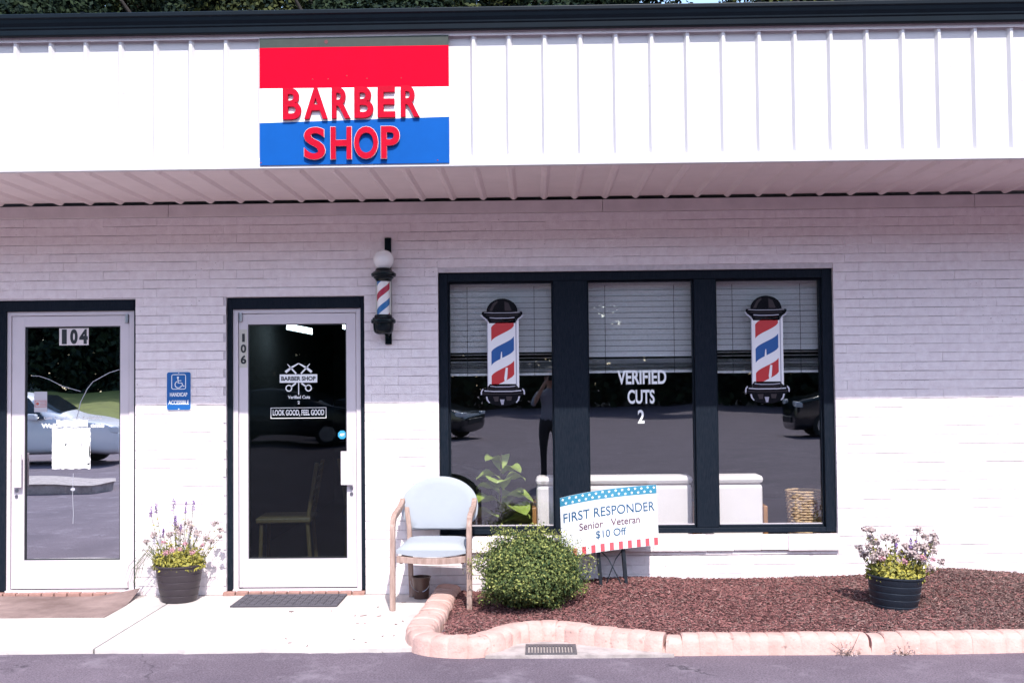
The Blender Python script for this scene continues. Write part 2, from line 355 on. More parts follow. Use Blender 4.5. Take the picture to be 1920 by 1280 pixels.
prof0 = [(-.10,-.10),(-.098,.03),(-.088,.055),(-.065,.072),(-.02,.079),(.03,.079),(.068,.070),(.085,.048),(.090,-.10)]   # (offset to the left of travel = bed side negative here, z)
g = MB(); st = 0.; rings = []; breaks = [s_of_x(.80), s_of_x(1.98)]
ss = []
while st < seg[-1]-.1:
    L = .098*random.uniform(.93,1.07)
    hit = [b for b in breaks if st < b <= st+L]
    ss.append((st, L, bool(hit))); st += L
for (a, L, brk) in ss:
    gap = .012 if brk else .0035; dz = random.uniform(-.003,.004) + (-.012 if brk else 0); dw = random.uniform(-.002,.003)
    for q, (u, sh) in enumerate([(0,.004),(gap,.004),(gap+.004,0),(L*.5,-.001),(L-.005,0),(L-.001,.004)]):
        p, nn = curb_at(a+u)
        z_off = .010*math.exp(-((p[0]-.1)/.5)**2)
        rings.append([(p[0]-nn[0]*(o*(1-sh*3)+dw*np.sign(o)), p[1]-nn[1]*(o*(1-sh*3)+dw*np.sign(o)), (z-(sh if z > 0 else 0)+dz + (z_off if z > 0 else 0)) - (.05 if brk and u <= gap and z > 0 else 0)) for o, z in prof0])
k = len(prof0)
vs = [p for r in rings for p in r]; fs = [(i*k+q, i*k+q+1, (i+1)*k+q+1, (i+1)*k+q) for i in range(len(rings)-1) for q in range(k-1)]
fs += [tuple(range(k)), tuple((len(rings)-1)*k+q for q in range(k))[::-1]]
g.add(vs, fs); tag(g.build('curb', M['curb'], smooth='auto'), kind='structure')
# drain apron
ap = [(-.30,-1.795),(-.2,-1.60),(-.1,-1.50),(.05,-1.455),(.20,-1.48),(.34,-1.58),(.60,-1.69),(.80,-1.77),(.80,-1.79),(.3,-1.80)]
g = MB(); g.add([(x,y,-.012) for x,y in ap]+[(x,y,-.06) for x,y in ap], [tuple(range(len(ap)))]+[(i,(i+1)%len(ap),(i+1)%len(ap)+len(ap),i+len(ap)) for i in range(len(ap))])
tag(g.build('drain_apron', M['apron']), kind='structure')
# mulch bed
CURB_IN = cp + 0
def mulch_z(x, y):
    h = .015 + .075*np.clip((x+.3)/.8,0,1)*np.clip((y+1.6)/1.1,0,1) + .045*np.exp(-((x-2.95)/.45)**2-((y+.12)/.4)**2) + .022*np.exp(-((x-.7)/.5)**2-((y+.1)/.4)**2)
    return h + .012*np.sin(x*5.1+1)*np.sin(y*6.3) + .03*np.clip((y+.9)/.9,0,1)*np.clip((x-1)/2,0,1)
xs = np.linspace(-.72, 9, 260); ys = np.linspace(-1.72, .0, 60)
def bed_front(x): # y of the curb centre where the bed ends
    if x < -.62: return -.0
    m = (cp[:,0] > x-.06) & (cp[:,0] < x+.06); return cp[m,1].max() if m.any() else -1.66
bf = np.array([bed_front(x) for x in xs])
X, Tt = np.meshgrid(xs, np.linspace(0,1,60), indexing='ij')
Yg = bf[:,None]*(1-Tt); Zg = mulch_z(X, Yg) + rng.normal(0,.003,X.shape); Zg[:,0] = -.02
V = np.stack([X,Yg,Zg],-1).reshape(-1,3); ii = np.arange(len(xs)*60).reshape(len(xs),60)
F = np.stack([ii[:-1,:-1],ii[1:,:-1],ii[1:,1:],ii[:-1,1:]],-1).reshape(-1,4)
tag(np_mesh('garden_soil', V, F, M['soil']), kind='structure')
n = 62000
px = np.concatenate([rng.uniform(-.6,4.3,n), rng.uniform(4.3,9,3500)]); 
bfp = np.interp(px, xs, bf)
py = bfp + .07 + rng.uniform(0,1,len(px))*(-bfp-.085)
ok = ~((px < -.58))
nx_ = 22; px = np.r_[px[ok], rng.uniform(-1.7,-.82,nx_)]; py = np.r_[py[ok], rng.uniform(-1.6,-.1,nx_)]; pz = mulch_z(px, py) + rng.uniform(-.002,.011,len(px)); pz[-nx_:] = .002
th = rng.uniform(0,2*PI,len(px)); pit = rng.normal(0,.28,len(px)); pit[-nx_:] = 0; Ld = rng.gamma(2.6,.0055,len(px))+.006; Wd = rng.uniform(.0018,.0045,len(px)); 
d = np.stack([np.cos(th)*np.cos(pit), np.sin(th)*np.cos(pit), np.sin(pit)],1); e = np.stack([-np.sin(th),np.cos(th),rng.normal(0,.5,len(px))],1); e /= np.linalg.norm(e,axis=1)[:,None]
P = np.stack([px,py,pz],1); up = np.cross(d,e)
a = P-d*Ld[:,None]/2; c = P+d*Ld[:,None]/2; ww = e*Wd[:,None]; hh = up*.0028
V = np.stack([a-ww,c-ww*.6,c+ww*.6,a+ww,a-ww*.6+hh,c-ww*.3+hh,c+ww*.3+hh,a+ww*.6+hh],1).reshape(-1,3)
base = np.arange(len(px))[:,None,None]*8
F = (base + np.array([[4,5,6,7],[0,1,5,4],[1,2,6,5],[2,3,7,6],[3,0,4,7]])[None]).reshape(-1,4)
ci = np.where(rng.random(len(px)) < np.clip((px-1.2)/2.6,.08,.75), 2, 0); ci[rng.random(len(px)) < .085] = 1
mi = np.repeat(ci, 5)
tag(np_mesh('mulch', V, F, [M['chips'], M['chips_pale'], M['chips_grey']], mi=mi), 'dark red brown bark mulch covering the bed under the window', 'mulch', kind='stuff')

# ================================================================== THE SHOP BUILDING
B = thing('shop_building', (0,0,0), 'white painted brick shop front with ribbed metal fascia and black gutter', 'building')
OPEN = [(-4.075,-3.007,0,2.225), (-2.320,-1.272,0,2.230), (-.715,2.245,.30,2.400)]      # door, door, window (with sill course)
X0, X1, WT = -9.0, 9.0, 2.84
# backing wall (mortar face) round the openings
g = MB(); yb0, yb1 = .0085, .20
edges = [X0] + [v for o in OPEN for v in o[:2]] + [X1]
for i in range(0, len(edges), 2): g.box(edges[i], edges[i+1], yb0, yb1, -.1, 2.93)
for o in OPEN:
    g.box(o[0], o[1], yb0, yb1, o[3], 2.93)
    if o[2] > 0: g.box(o[0], o[1], yb0, yb1, -.1, o[2])
g.k = 1
CH, BL = .0677, .2032
nC = int(WT/CH)+1
bv = []
rr = random.Random(3)
def brick(x0, x1, z0, z1):
    for (ox0, ox1, oz0, oz1) in OPEN:
        if z1 > oz0+.012 and z0 < oz1-.012:
            if x0 >= ox0 and x1 <= ox1: return
            if x0 < ox0 < x1 and x1 <= ox1: x1 = ox0
            elif x0 < ox1 < x1 and x0 >= ox0: x0 = ox1
            elif x0 < ox0 and x1 > ox1: return
    if x1-x0 < .02: return
    y = rr.gauss(0,.0007); t1, t2 = rr.gauss(0,.0004), rr.gauss(0,.0004)
    gx = rr.choice([.0,.0002,.0004,.0007]); ga, gb = abs(rr.gauss(.0013,.0013)), abs(rr.gauss(.0014,.0012))
    zz0, zz1 = z0+ga, min(z1-gb, WT)
    c = .0016
    xa, xb = x0+gx, x1-gx
    g.add([(xa,y+t1+c*.4,zz0),(xb,y+t2+c*.4,zz0),(xb,y+t2+c*.4,zz1),(xa,y+t1+c*.4,zz1),
           (xa+c*.3,y+t1,zz0+c),(xb-c*.3,y+t2,zz0+c),(xb-c*.3,y+t2,zz1-c),(xa+c*.3,y+t1,zz1-c),
           (xa,.02,zz0),(xb,.02,zz0),(xb,.02,zz1),(xa,.02,zz1)],
          [(4,5,6,7),(0,1,5,4),(1,2,6,5),(2,3,7,6),(3,0,4,7),(0,8,9,1),(1,9,10,2),(2,10,11,3),(3,11,8,0)])
for r in range(nC):
    z0 = r*CH; off = (r % 2)*BL/2; x = -6.2 + off
    while x < 6.2:
        brick(x, x+BL, z0, z0+CH); x += BL
wall = g.build('wall', [M['mortar'], M['brick']], B)
for q in ((X0,-6.25),(6.35,X1)): MB().box(*q,-.002,.004,0,WT).build('wall', M['brick'], B)
# side and back walls, roof
for q in ((X0-.2,X0-.001,.0,9,-.1,2.93),(X1+.001,X1+.2,.0,9,-.1,2.93),(X0-.2,X1+.2,9.001,9.2,-.1,3.9)): MB().box(*q).build('wall', M['brick'], B)
# frieze board under the soffit, in lengths
g = MB()
fx = [X0,-5.2,-2.75,.53,3.3,6.1,X1]
for a, b in zip(fx[:-1], fx[1:]): g.box(a+.0012, b-.0012, -.020, .004, 2.842, 2.934)
g.build('frieze_board', M['frieze'], B, bevel=.003)
# ribbed soffit
RP, RX = .22868, -3.339
def rib_profile(x0, x1, hb, ht, h):
    pts = [(x0, 0)]; x = RX + math.ceil((x0-RX)/RP)*RP
    while x < x1-.05:
        pts += [(x-hb/2,0),(x-ht/2,h),(x+ht/2,h),(x+hb/2,0)]
        x += RP
    return pts + [(x1, 0)]
pp = rib_profile(-8.9, 8.9, .060, .016, .019); k = len(pp)
g = MB(); g.add([(x,-1.222,2.966) for x,h in pp]+[(x,-1.19,2.962-h) for x,h in pp]+[(x,-.026,2.957-h) for x,h in pp]+[(x,-.026,2.969) for x,h in pp],
  [(i,i+1,k+i+1,k+i) for i in range(k-1)]+[(k+i,k+i+1,2*k+i+1,2*k+i) for i in range(k-1)]+[(2*k+i,2*k+i+1,3*k+i+1,3*k+i) for i in range(k-1)])
g.build('soffit', M['soffit'], B)
# ribbed fascia
pp = rib_profile(-8.95, 8.95, .046, .016, .028); k = len(pp)
g = MB(); g.add([(x,-1.232-h,3.028) for x,h in pp]+[(x,-1.232-h,3.835) for x,h in pp], [(i,i+1,k+i+1,k+i) for i in range(k-1)])
g.add([(x,-1.232-h,3.028) for x,h in pp]+[(x,-1.228,3.028) for x,h in pp], [(k+i,k+i+1,i+1,i) for i in range(k-1)])
g.build('fascia', M['white_metal'], B)
g = MB(); g.extrude_x([(-1.228,2.958),(-1.262,2.958),(-1.2655,2.962),(-1.2655,3.020),(-1.262,3.026),(-1.228,3.026)], -8.95, 8.95)
g.build('fascia_trim', M['white_metal'], B)
MB().extrude_x([(-1.226,3.836),(-1.226,3.96),(-1.252,3.96),(-1.268,3.80),(-1.262,3.80),(-1.246,3.836)], -8.95, 8.95).build('gutter_board', M['frieze'], B)
MB().extrude_x([(-1.256,3.955),(-1.256,3.832),(-1.298,3.826),(-1.308,3.834),(-1.309,3.866),(-1.316,3.874),(-1.317,3.884),(-1.330,3.905),(-1.338,3.930),(-1.345,3.934),(-1.345,3.958),(-1.338,3.962),(-1.330,3.958),(-1.330,3.940),(-1.262,3.89)], -8.97, 8.97).build('gutter', M['gutter'], B, bevel=.002)
# fixings and little dents keep the gutter from reading as one perfect bar
for i in range(14): MB().box(-7.2+i*1.08, -7.175+i*1.08, -1.342, -1.26, 3.963, 3.968).build('gutter_strap', M['gutter'], B)
MB().extrude_x([(-1.25,3.955),(9.2,4.25),(9.2,4.20),(-1.225,3.90)], -8.97, 8.97).build('roof', M['roof'], B)
# room behind
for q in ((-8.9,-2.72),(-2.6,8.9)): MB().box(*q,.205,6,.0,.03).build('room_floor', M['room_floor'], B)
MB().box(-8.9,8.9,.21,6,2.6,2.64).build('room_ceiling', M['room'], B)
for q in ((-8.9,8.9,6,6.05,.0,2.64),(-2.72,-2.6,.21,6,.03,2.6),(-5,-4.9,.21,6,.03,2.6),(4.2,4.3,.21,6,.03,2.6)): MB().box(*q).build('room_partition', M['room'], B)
# ---- the window
GY = .10
g = MB()
fx0, fx1, fz0, fz1 = -.712, 2.243, .433, 2.400
g.box(fx0,-.645,.035,.14,fz0,fz1).box(2.168,fx1,.035,.14,fz0,fz1)
g.box(-.645,2.168,.040,.14,2.332,fz1).box(-.645,2.168,.030,.14,fz0,.470)
g.box(.150,.408,.045,.14,.470,2.332).box(1.212,1.374,.045,.14,.470,2.332)
for a, b in ((-.645,.150),(.408,1.212),(1.374,2.168)):
    g.box(a,a+.012,.075,.138,.470,2.332).box(b-.012,b,.075,.138,.470,2.332).box(a+.012,b-.012,.075,.138,2.318,2.332).box(a+.012,b-.012,.060,.138,.470,.487)
win = g.build('window', M['trim'], B, bevel=.004)
for a, b in ((-.633,.138),(.420,1.200),(1.386,2.156)):
    MB().box(a+.001,b-.001,GY,GY+.006,.487,2.318).build('pane', M['glass_win'], win)
# bright bead along the pane bottom
g = MB()
for a, b in ((-.633,.138),(.420,1.200),(1.386,2.156)): g.box(a,b,GY-.008,GY-.001,.4875,.494)
islands(g, 'glazing_bead', M['alu'], win)
g = MB(); t = GY-.0012
for q in (('VERIFIED', .632,1.002,1.544,1.651),('CUTS', .708,.912,1.397,1.504),('2', .783,.833,1.249,1.352)): MB().text(*q,GY-.0016,GY-.0004,.028).build('lettering', M['pwhite'], win)
# brick sill under it
g = MB(); x = -.73; rr2 = random.Random(5)
while x < 2.22:
    g.box(x+.0008, min(x+.2,2.247)-.0008, -.030+rr2.gauss(0,.002), .03, .305+abs(rr2.gauss(0,.003)), .424+rr2.gauss(0,.0015)); x += .2
g.box(-.71,2.24,-.006,.02,.276,.304)
g.build('window_sill', M['brick'], B, bevel=.004)
# ---- doors
def door(op, alu, leaf, gl, pull_right, glassmat):
    ox0, ox1, oz1 = op; a0, a1, at = alu; l0, l1, l_t = leaf; g0, g1 = gl
    lf = MB().frame(l0,l1,.045,l_t,g0-l0,l1-g1,.213,l_t-2.027,.058,.10).build('door', M['alu'], B, bevel=.002)
    MB().box(ox0+.001,a0,.03,.15,.03,oz1-.001).box(a1,ox1-.001,.03,.15,.03,oz1-.001).box(a0,a1,.026,.15,at,oz1-.001).build('casing', M['trim'], lf, bevel=.003)
    MB().frame(a0,a1,.03,at,l0-a0-.004,a1-l1-.004,0,at-l_t-.004,.048,.15).build('door_frame', M['alu'], lf, bevel=.002)
    MB().box(a0+.005,a1-.005,.11,.14,.04,at-.005).box(g0,g1,.088,.0881,.2,.2001).build('door_stop', M['alu_dark'], lf) if False else None
    MB().frame(g0,g1,.258,2.027,.008,.008,.008,.008,.066,.09).build('glazing_gasket', M['pblack'], lf)
    MB().box(g0+.009,g1-.009,.078,.084,.267,2.018).build('pane', glassmat, lf)
    MB().box(a0,a1,.02,.16,.012,.036).build('threshold', M['alu'], lf, bevel=.004)
    s = 1 if pull_right else -1; hx = (g1+.005, g1+.052) if pull_right else (g0-.055, g0-.004)
    h = MB(); xa, xb = (g1-.038, g1+.052) if pull_right else (l0+.03, g0-.002)
    h.box(xa, xb, .010, .022, .812, 1.064).box(xa+.012 if not pull_right else xb-.028, xa+.028 if not pull_right else xb-.012, .022, .058, .83, .86).box(xa+.012 if not pull_right else xb-.028, xa+.028 if not pull_right else xb-.012, .022, .058, 1.01, 1.04)
    h.build('handle', M['alu'], lf, bevel=.003)
    lx = (g1+l1)/2 if pull_right else (l0+g0)/2-.008
    for zz in (.785,.742):
        k = MB(); 
        ring = [(lx+.013*math.cos(q*PI/10), zz+.013*math.sin(q*PI/10)) for q in range(20)]; k.prism(ring, .050, .058)
        k.box(lx-.003,lx+.003,.048,.050,zz-.006,zz+.006); k.build('lock', M['steel'], lf)
    cx = l0+.014 if pull_right else l1-.014
    MB().lathe([(.013,0),(.014,.003),(.014,.062),(.013,.066)], (cx,.050,2.048), 16).box(cx-.016,cx+.016,.046,.057,2.075,2.083).build('pivot', M['steel'], lf)
    MB().lathe([(.012,0),(.012,.05)], (cx,.050,.05), 12).build('pivot', M['alu'], lf)
    return lf
d104 = door((-4.075,-3.007,2.225), (-4.007,-3.028,2.142), (-3.974,-3.076,2.106), (-3.876,-3.144), False, M['glass_mirror'])
d106 = door((-2.320,-1.272,2.230), (-2.278,-1.306,2.142), (-2.236,-1.347,2.106), (-2.167,-1.419), True, M['glass_dark'])
g = MB(); x = -2.34; rr2 = random.Random(9)
for (a0,a1) in ((-2.34,-1.25),(-4.09,-2.99)):
    x = a0; g = MB()
    while x < a1-.05:
        g.box(x+.003,x+.092,-.035+rr2.gauss(0,.002),.02,-.01,.026+rr2.gauss(0,.0015)); x += .097
    g.build('door_step', M['brick_red'], B, bevel=.004)
PY = .078
# 106 numbers on the stile
MB().box(-2.232,-2.172,.0565,.0575,1.70,1.99).build('number_strip', M['strip'], d106)
for q in (('1',-2.211,-2.191,1.895,1.957),('0',-2.222,-2.180,1.812,1.876),('6',-2.222,-2.180,1.728,1.794)): MB().text(*q,.0545,.0560,.01 if q[0] == '1' else .035).build('numeral', M['pblack'], d106)
# barber logo on the glass
y0, y1 = PY-.0016, PY-.0004
g = MB()
for s_ in (-1,1):
    cx = -1.786
    fxm = lambda u: cx+s_*u
    g.ribbon([(fxm(.0),1.728),(fxm(.058),1.695),(fxm(.10),1.662)], [.008,.016,.020], y0, y1)         # razor arms
    g.ribbon([(fxm(.086),1.724),(fxm(.055),1.690),(fxm(.018),1.650)], [.004,.012,.012], y0, y1)        # blades
    g.ribbon([(fxm(.022),1.578),(fxm(.045),1.560),(fxm(.058),1.552)], .012, y0, y1)
    g.ribbon([(fxm(.075)+.022*math.cos(q*PI/8), 1.541+.022*math.sin(q*PI/8)) for q in range(17)], .009, y0, y1)
g.box(-1.930,-1.644,y0,y1,1.582,1.645)
g.ribbon([(-1.786,1.580),(-1.786,1.49)], .007, y0, y1)
g.text('Verified Cuts',-1.868,-1.700,1.460,1.486,y0,y1,.02).text('2',-1.794,-1.778,1.420,1.444,y0,y1,.03)
g.build('logo', M['pwhite'], d106)
MB().text('BARBER SHOP',-1.918,-1.656,1.597,1.630,y0-.001,y0-.0001,.035).build('lettering', M['pblack'], d106)
g = MB(); g.frame(-2.000,-1.576,1.312,1.394,.004,.004,.004,.004,y0,y1); g.text('LOOK GOOD, FEEL GOOD',-1.984,-1.592,1.328,1.378,y0,y1,.022); g.build('slogan', M['pwhite'], d106)
g = MB(); g.prism([(-1.456+.034*math.cos(PI/8+q*PI/4),1.185+.034*math.sin(PI/8+q*PI/4)) for q in range(8)], y0-.001, y1)
sk = g.build('security_sticker', M['adt'], d106)
tx = MB().text('ADT',-1.475,-1.437,1.175,1.196,y0-.002,y0-.0012,.04); tx.build('lettering', M['pwhite'], d106)
# 104 stickers
y0, y1 = PY-.0016, PY-.0004
MB().box(-3.620,-3.394,y0,y1,1.884,2.014).build('number_sticker', M['ivory'], d104)
for q in (('1',-3.600,-3.562,.03),('0',-3.536,-3.478,.055),('4',-3.466,-3.400,.055)): MB().text(q[0],q[1],q[2],1.893,2.006,y0-.001,y0-.0001,q[3]).build('numeral', M['pblack'], d104)
g = MB(); g.box(-3.811,-3.712,y0,y1,1.378,1.533); nb = g.build('notice', M['notice'], d104)
g = MB().frame(-3.806,-3.717,1.416,1.466,.004,.004,.004,.004,y0-.001,y0-.0001)
g.prism([(-3.785+.012*math.cos(q*PI/6),1.441+.012*math.sin(q*PI/6)) for q in range(12)], y0-.001, y0-.0001)
for q in range(3): g.box(-3.765,-3.722,y0-.001,y0-.0001,1.428+q*.011,1.431+q*.011)
g.build('notice_print', M['notice_red'], d104)
rr2 = random.Random(12)
def ragged(x0,x1,z0,z1,n,amp):
    P = []
    for i in range(n): P.append((x0+(x1-x0)*i/n, z1+rr2.uniform(-amp,amp)))
    for i in range(n): P.append((x1+rr2.uniform(-amp,amp)*.6, z1+(z0-z1)*i/n))
    for i in range(n): P.append((x1+(x0-x1)*i/n, z0+rr2.uniform(-amp,amp)))
    for i in range(n): P.append((x0+rr2.uniform(-amp,amp)*.6, z0+(z1-z0)*i/n))
    return P
g = MB(); g.prism(ragged(-3.672,-3.378,.945,1.255,22,.005), y0, y1); g.prism(ragged(-3.640,-3.40,1.262,1.315,14,.004), y0, y1)
g.build('torn_paper', M['paper'], d104)
for P in ([(-3.572,1.135),(-3.560,1.140),(-3.562,1.122),(-3.574,1.118)],[(-3.447,1.140),(-3.443,1.140),(-3.443,1.112),(-3.447,1.112)],[(-3.392,1.10),(-3.384,1.13),(-3.380,1.05),(-3.388,1.02)],[(-3.40,.985),(-3.382,.99),(-3.384,.976),(-3.402,.972)]): MB().prism(P, y0-.001, y0-.0001).build('scrap_mark', M['pblack'], d104)
g = MB(); g.text('Gift Certificates Available',-3.735,-3.292,1.322,1.343,y0,y1,.0); g.build('lettering', M['notice'], d104)
g = MB(); g.text('Walk',-3.755,-3.622,1.256,1.290,y0,y1,.04); g.build('lettering', M['pwhite'], d104); MB().text('ome',-3.376,-3.272,1.256,1.282,y0,y1,.04).build('lettering', M['pwhite'], d104)
g = MB()
g.ribbon([(-3.835,1.655),(-3.776,1.652),(-3.70,1.627),(-3.60,1.575),(-3.455,1.532)], .004, y0, y1)
g.ribbon([(-3.15,1.697),(-3.235,1.672),(-3.36,1.605),(-3.403,1.552),(-3.455,1.45),(-3.486,1.318)], .005, y0, y1)
g.ribbon([(-3.509,.91),(-3.514,.74),(-3.507,.60),(-3.511,.53)], .003, y0, y1)
g.prism([(-3.512+.018*math.cos(q*PI/6),.79+.012*math.sin(q*PI/6)) for q in range(12)], y0-.001, y1)
islands(g, 'crack', M['crack'], d104)

# ================================================================== SIGNS ON THE FRONT
SG = thing('fascia_sign', (-1.135,-1.262,2.979), 'large red white and blue BARBER SHOP board on the fascia', 'shop sign')
yb = -1.262
def stripe(name, m, zl0, zr0, zl1, zr1, t=.012):
    g = MB(); g.prism([(-1.743,zl0),(-.525,zr0),(-.525,zr1),(-1.743,zl1)], yb-t, yb); return g.build(name, m, SG)
stripe('blue_panel', M['blue'], 2.979,2.979,3.252,3.276)
stripe('white_panel', M['white'], 3.2521,3.2761,3.4745,3.4705)
stripe('red_panel', M['red'], 3.4746,3.4706,3.738,3.738)
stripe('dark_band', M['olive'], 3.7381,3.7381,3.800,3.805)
MB().prism([(-1.325,3.768),(-1.315,3.757),(-1.303,3.762),(-1.300,3.776),(-1.310,3.786),(-1.322,3.780)],yb-.0135,yb-.0122).build('paint_dab', M['red_dab'], SG)
rr2 = random.Random(4)
word = 'BARBER'; xs0 = [-1.590,-1.452,-1.275,-1.130,-.980,-.832]; xs1 = [-1.472,-1.302,-1.155,-1.008,-.868,-.712]
for i, ch in enumerate(word):
    dz = -.004+.004*i*.3; g = MB(); g.text(ch, xs0[i], xs1[i], 3.272+dz, 3.474+dz, yb-.034, yb-.0125, .026); o = g.build('raised_letter', [M['letter']], SG, bevel=.0015)
for ch, a, b in (('S',-1.454,-1.316),('H',-1.283,-1.148),('O',-1.132,-.978),('P',-.960,-.840)):
    MB().text(ch, a-.0018, b+.0018, 3.006, 3.218, yb-.0335, yb-.0305, .029).build('letter_outline', M['pwhite'], SG); g = MB(); g.text(ch, a, b, 3.008, 3.216, yb-.036, yb-.0125, .026); g.build('raised_letter', [M['letter']], SG, bevel=.0015)
g = MB()
for x, z in ((-1.735,2.995),(-.60,2.997),(-1.40,3.53),(-1.30,3.53),(-1.05,3.53),(-.83,3.53),(-1.18,3.55)):
    g.prism([(x+.004*math.cos(q*PI/4),z+.004*math.sin(q*PI/4)) for q in range(8)], yb-.0145, yb-.012)
islands(g, 'screw', M['letter_edge'], SG)

H = thing('accessible_sign', (-2.674,-.004,1.385), 'small blue HANDICAP ACCESSIBLE plate between the two doors', 'sign')
def rrect(x0,x1,z0,z1,r,n=6):
    P = []
    for cx,cz,a in ((x1-r,z1-r,0),(x0+r,z1-r,PI/2),(x0+r,z0+r,PI),(x1-r,z0+r,1.5*PI)):
        P += [(cx+r*math.cos(a+q*PI/2/n), cz+r*math.sin(a+q*PI/2/n)) for q in range(n+1)]
    return P
MB().prism(rrect(-2.767,-2.581,1.384,1.673,.018), -.008, -.004).build('edge', M['pwhite'], H)
MB().prism(rrect(-2.764,-2.584,1.387,1.670,.016), -.010, -.0081).build('plate', M['hblue'], H)
g = MB(); y0, y1 = -.0112, -.0101
def outline(P, wd): g.ribbon(P+[P[0]], wd, y0, y1)
outline(rrect(-2.727,-2.622,1.543,1.652,.012), .005)
hx, hz = -2.676, 1.63
g.prism([(hx-.004+.008*math.cos(q*PI/5),hz+.008*math.sin(q*PI/5)) for q in range(10)], y0, y1)
g.ribbon([(-2.680,1.622),(-2.678,1.588),(-2.650,1.588),(-2.640,1.563),(-2.630,1.566)], .007, y0, y1)
g.ribbon([(-2.679,1.606),(-2.655,1.606)], .006, y0, y1)
g.ribbon([(-2.677+.025*math.cos(a), 1.577+.025*math.sin(a)) for a in np.linspace(PI*.62, PI*1.92, 16)], .006, y0, y1)
g.build('wheelchair_symbol', M['pwhite'], H)
MB().text('HANDICAP',-2.741,-2.609,1.487,1.517,y0,y1,.03).build('lettering', M['pwhite'], H); MB().text('ACCESSIBLE',-2.753,-2.597,1.427,1.459,y0,y1,.03).build('lettering', M['pwhite'], H)
g = MB(); g.prism([(-2.674+.006*math.cos(q*PI/4),1.393+.004*math.sin(q*PI/4)) for q in range(8)], y0, y1).prism([(-2.674+.004*math.cos(q*PI/4),1.664+.003*math.sin(q*PI/4)) for q in range(8)], y0, y1)
islands(g, 'screw', M['pwhite'], H)

# ---- turning barber pole on its bracket
cx, cy = -1.107, -.115
PL = thing('barber_pole', (cx,0,1.86), 'wall mounted barber pole with white globe beside the 106 door', 'barber pole')
MB().box(cx-.006,cx+.044,-.022,-.001,1.862,2.664).build('bracket', M['black_plastic'], PL, bevel=.004)
for z_ in (1.925,2.36): MB().box(cx+.004,cx+.034,cy,-.0225,z_,z_+.03).build('arm', M['black_plastic'], PL)
MB().lathe([(.0001,-.076)]+[(.076*math.cos(a),.076*math.sin(a)) for a in np.linspace(-PI/2+.15,PI/2-.05,18)]+[(.0001,.076)], (cx,cy,2.486), 36, False).build('globe', M['globe'], PL, smooth=True)
capT = [(.052,2.326),(.058,2.332),(.066,2.345),(.074,2.35),(.076,2.358),(.088,2.362),(.093,2.372),(.092,2.386),(.082,2.392),(.078,2.398),(.068,2.402),(.062,2.408),(.060,2.418),(.05,2.426)]
MB().lathe([(r,z) for r,z in capT], (cx-.001,cy,0), 36).build('cap', M['black_plastic'], PL, smooth='auto')
capB = [(.03,1.932),(.052,1.938),(.066,1.948),(.073,1.965),(.076,1.99),(.077,2.012),(.088,2.016),(.092,2.026),(.090,2.042),(.082,2.048),(.078,2.056),(.068,2.060),(.066,2.072),(.06,2.079)]
MB().lathe(capB, (cx-.005,cy,0), 36).build('base', M['black_plastic'], PL, smooth='auto')
MB().tube([(cx+.02,cy,1.9315),(cx+.02,cy,1.905)], .012, 10).build('knob', M['black_plastic'], PL)
# striped cylinder: helical bands as real faces
def helix(cx, cy, r, z0, z1, pitch, n=48, rows=60, phase=0.):
    g = MB(); vs, fs, mm = [], [], []
    for i in range(rows+1):
        z = z0+(z1-z0)*i/rows
        for q in range(n):
            a = 2*PI*q/n + 2*PI*(z-z0)/pitch
            vs.append((cx+r*math.cos(a), cy+r*math.sin(a), z))
    for i in range(rows):
        for q in range(n):
            j = (q+1) % n; fs.append((i*n+q, i*n+j, (i+1)*n+j, (i+1)*n+q))
            u = (q/n+phase) % 1
            mm.append(1 if u < .22 else (2 if .5 <= u < .72 else 0))
    g.add(vs, fs); g.m = mm; return g
helix(cx-.003, cy, .0475, 2.080, 2.326, .226, phase=.11).build('striped_cylinder', [M['pole_white'],M['pole_red'],M['pole_blue']], PL, smooth=True)
g = MB()
for s_ in (-1,1): g.box(cx-.003+s_*.0515-.0045, cx-.003+s_*.0515+.0045, cy-.012, cy+.012, 2.079, 2.327)
islands(g, 'side_rail', M['strip'], PL)

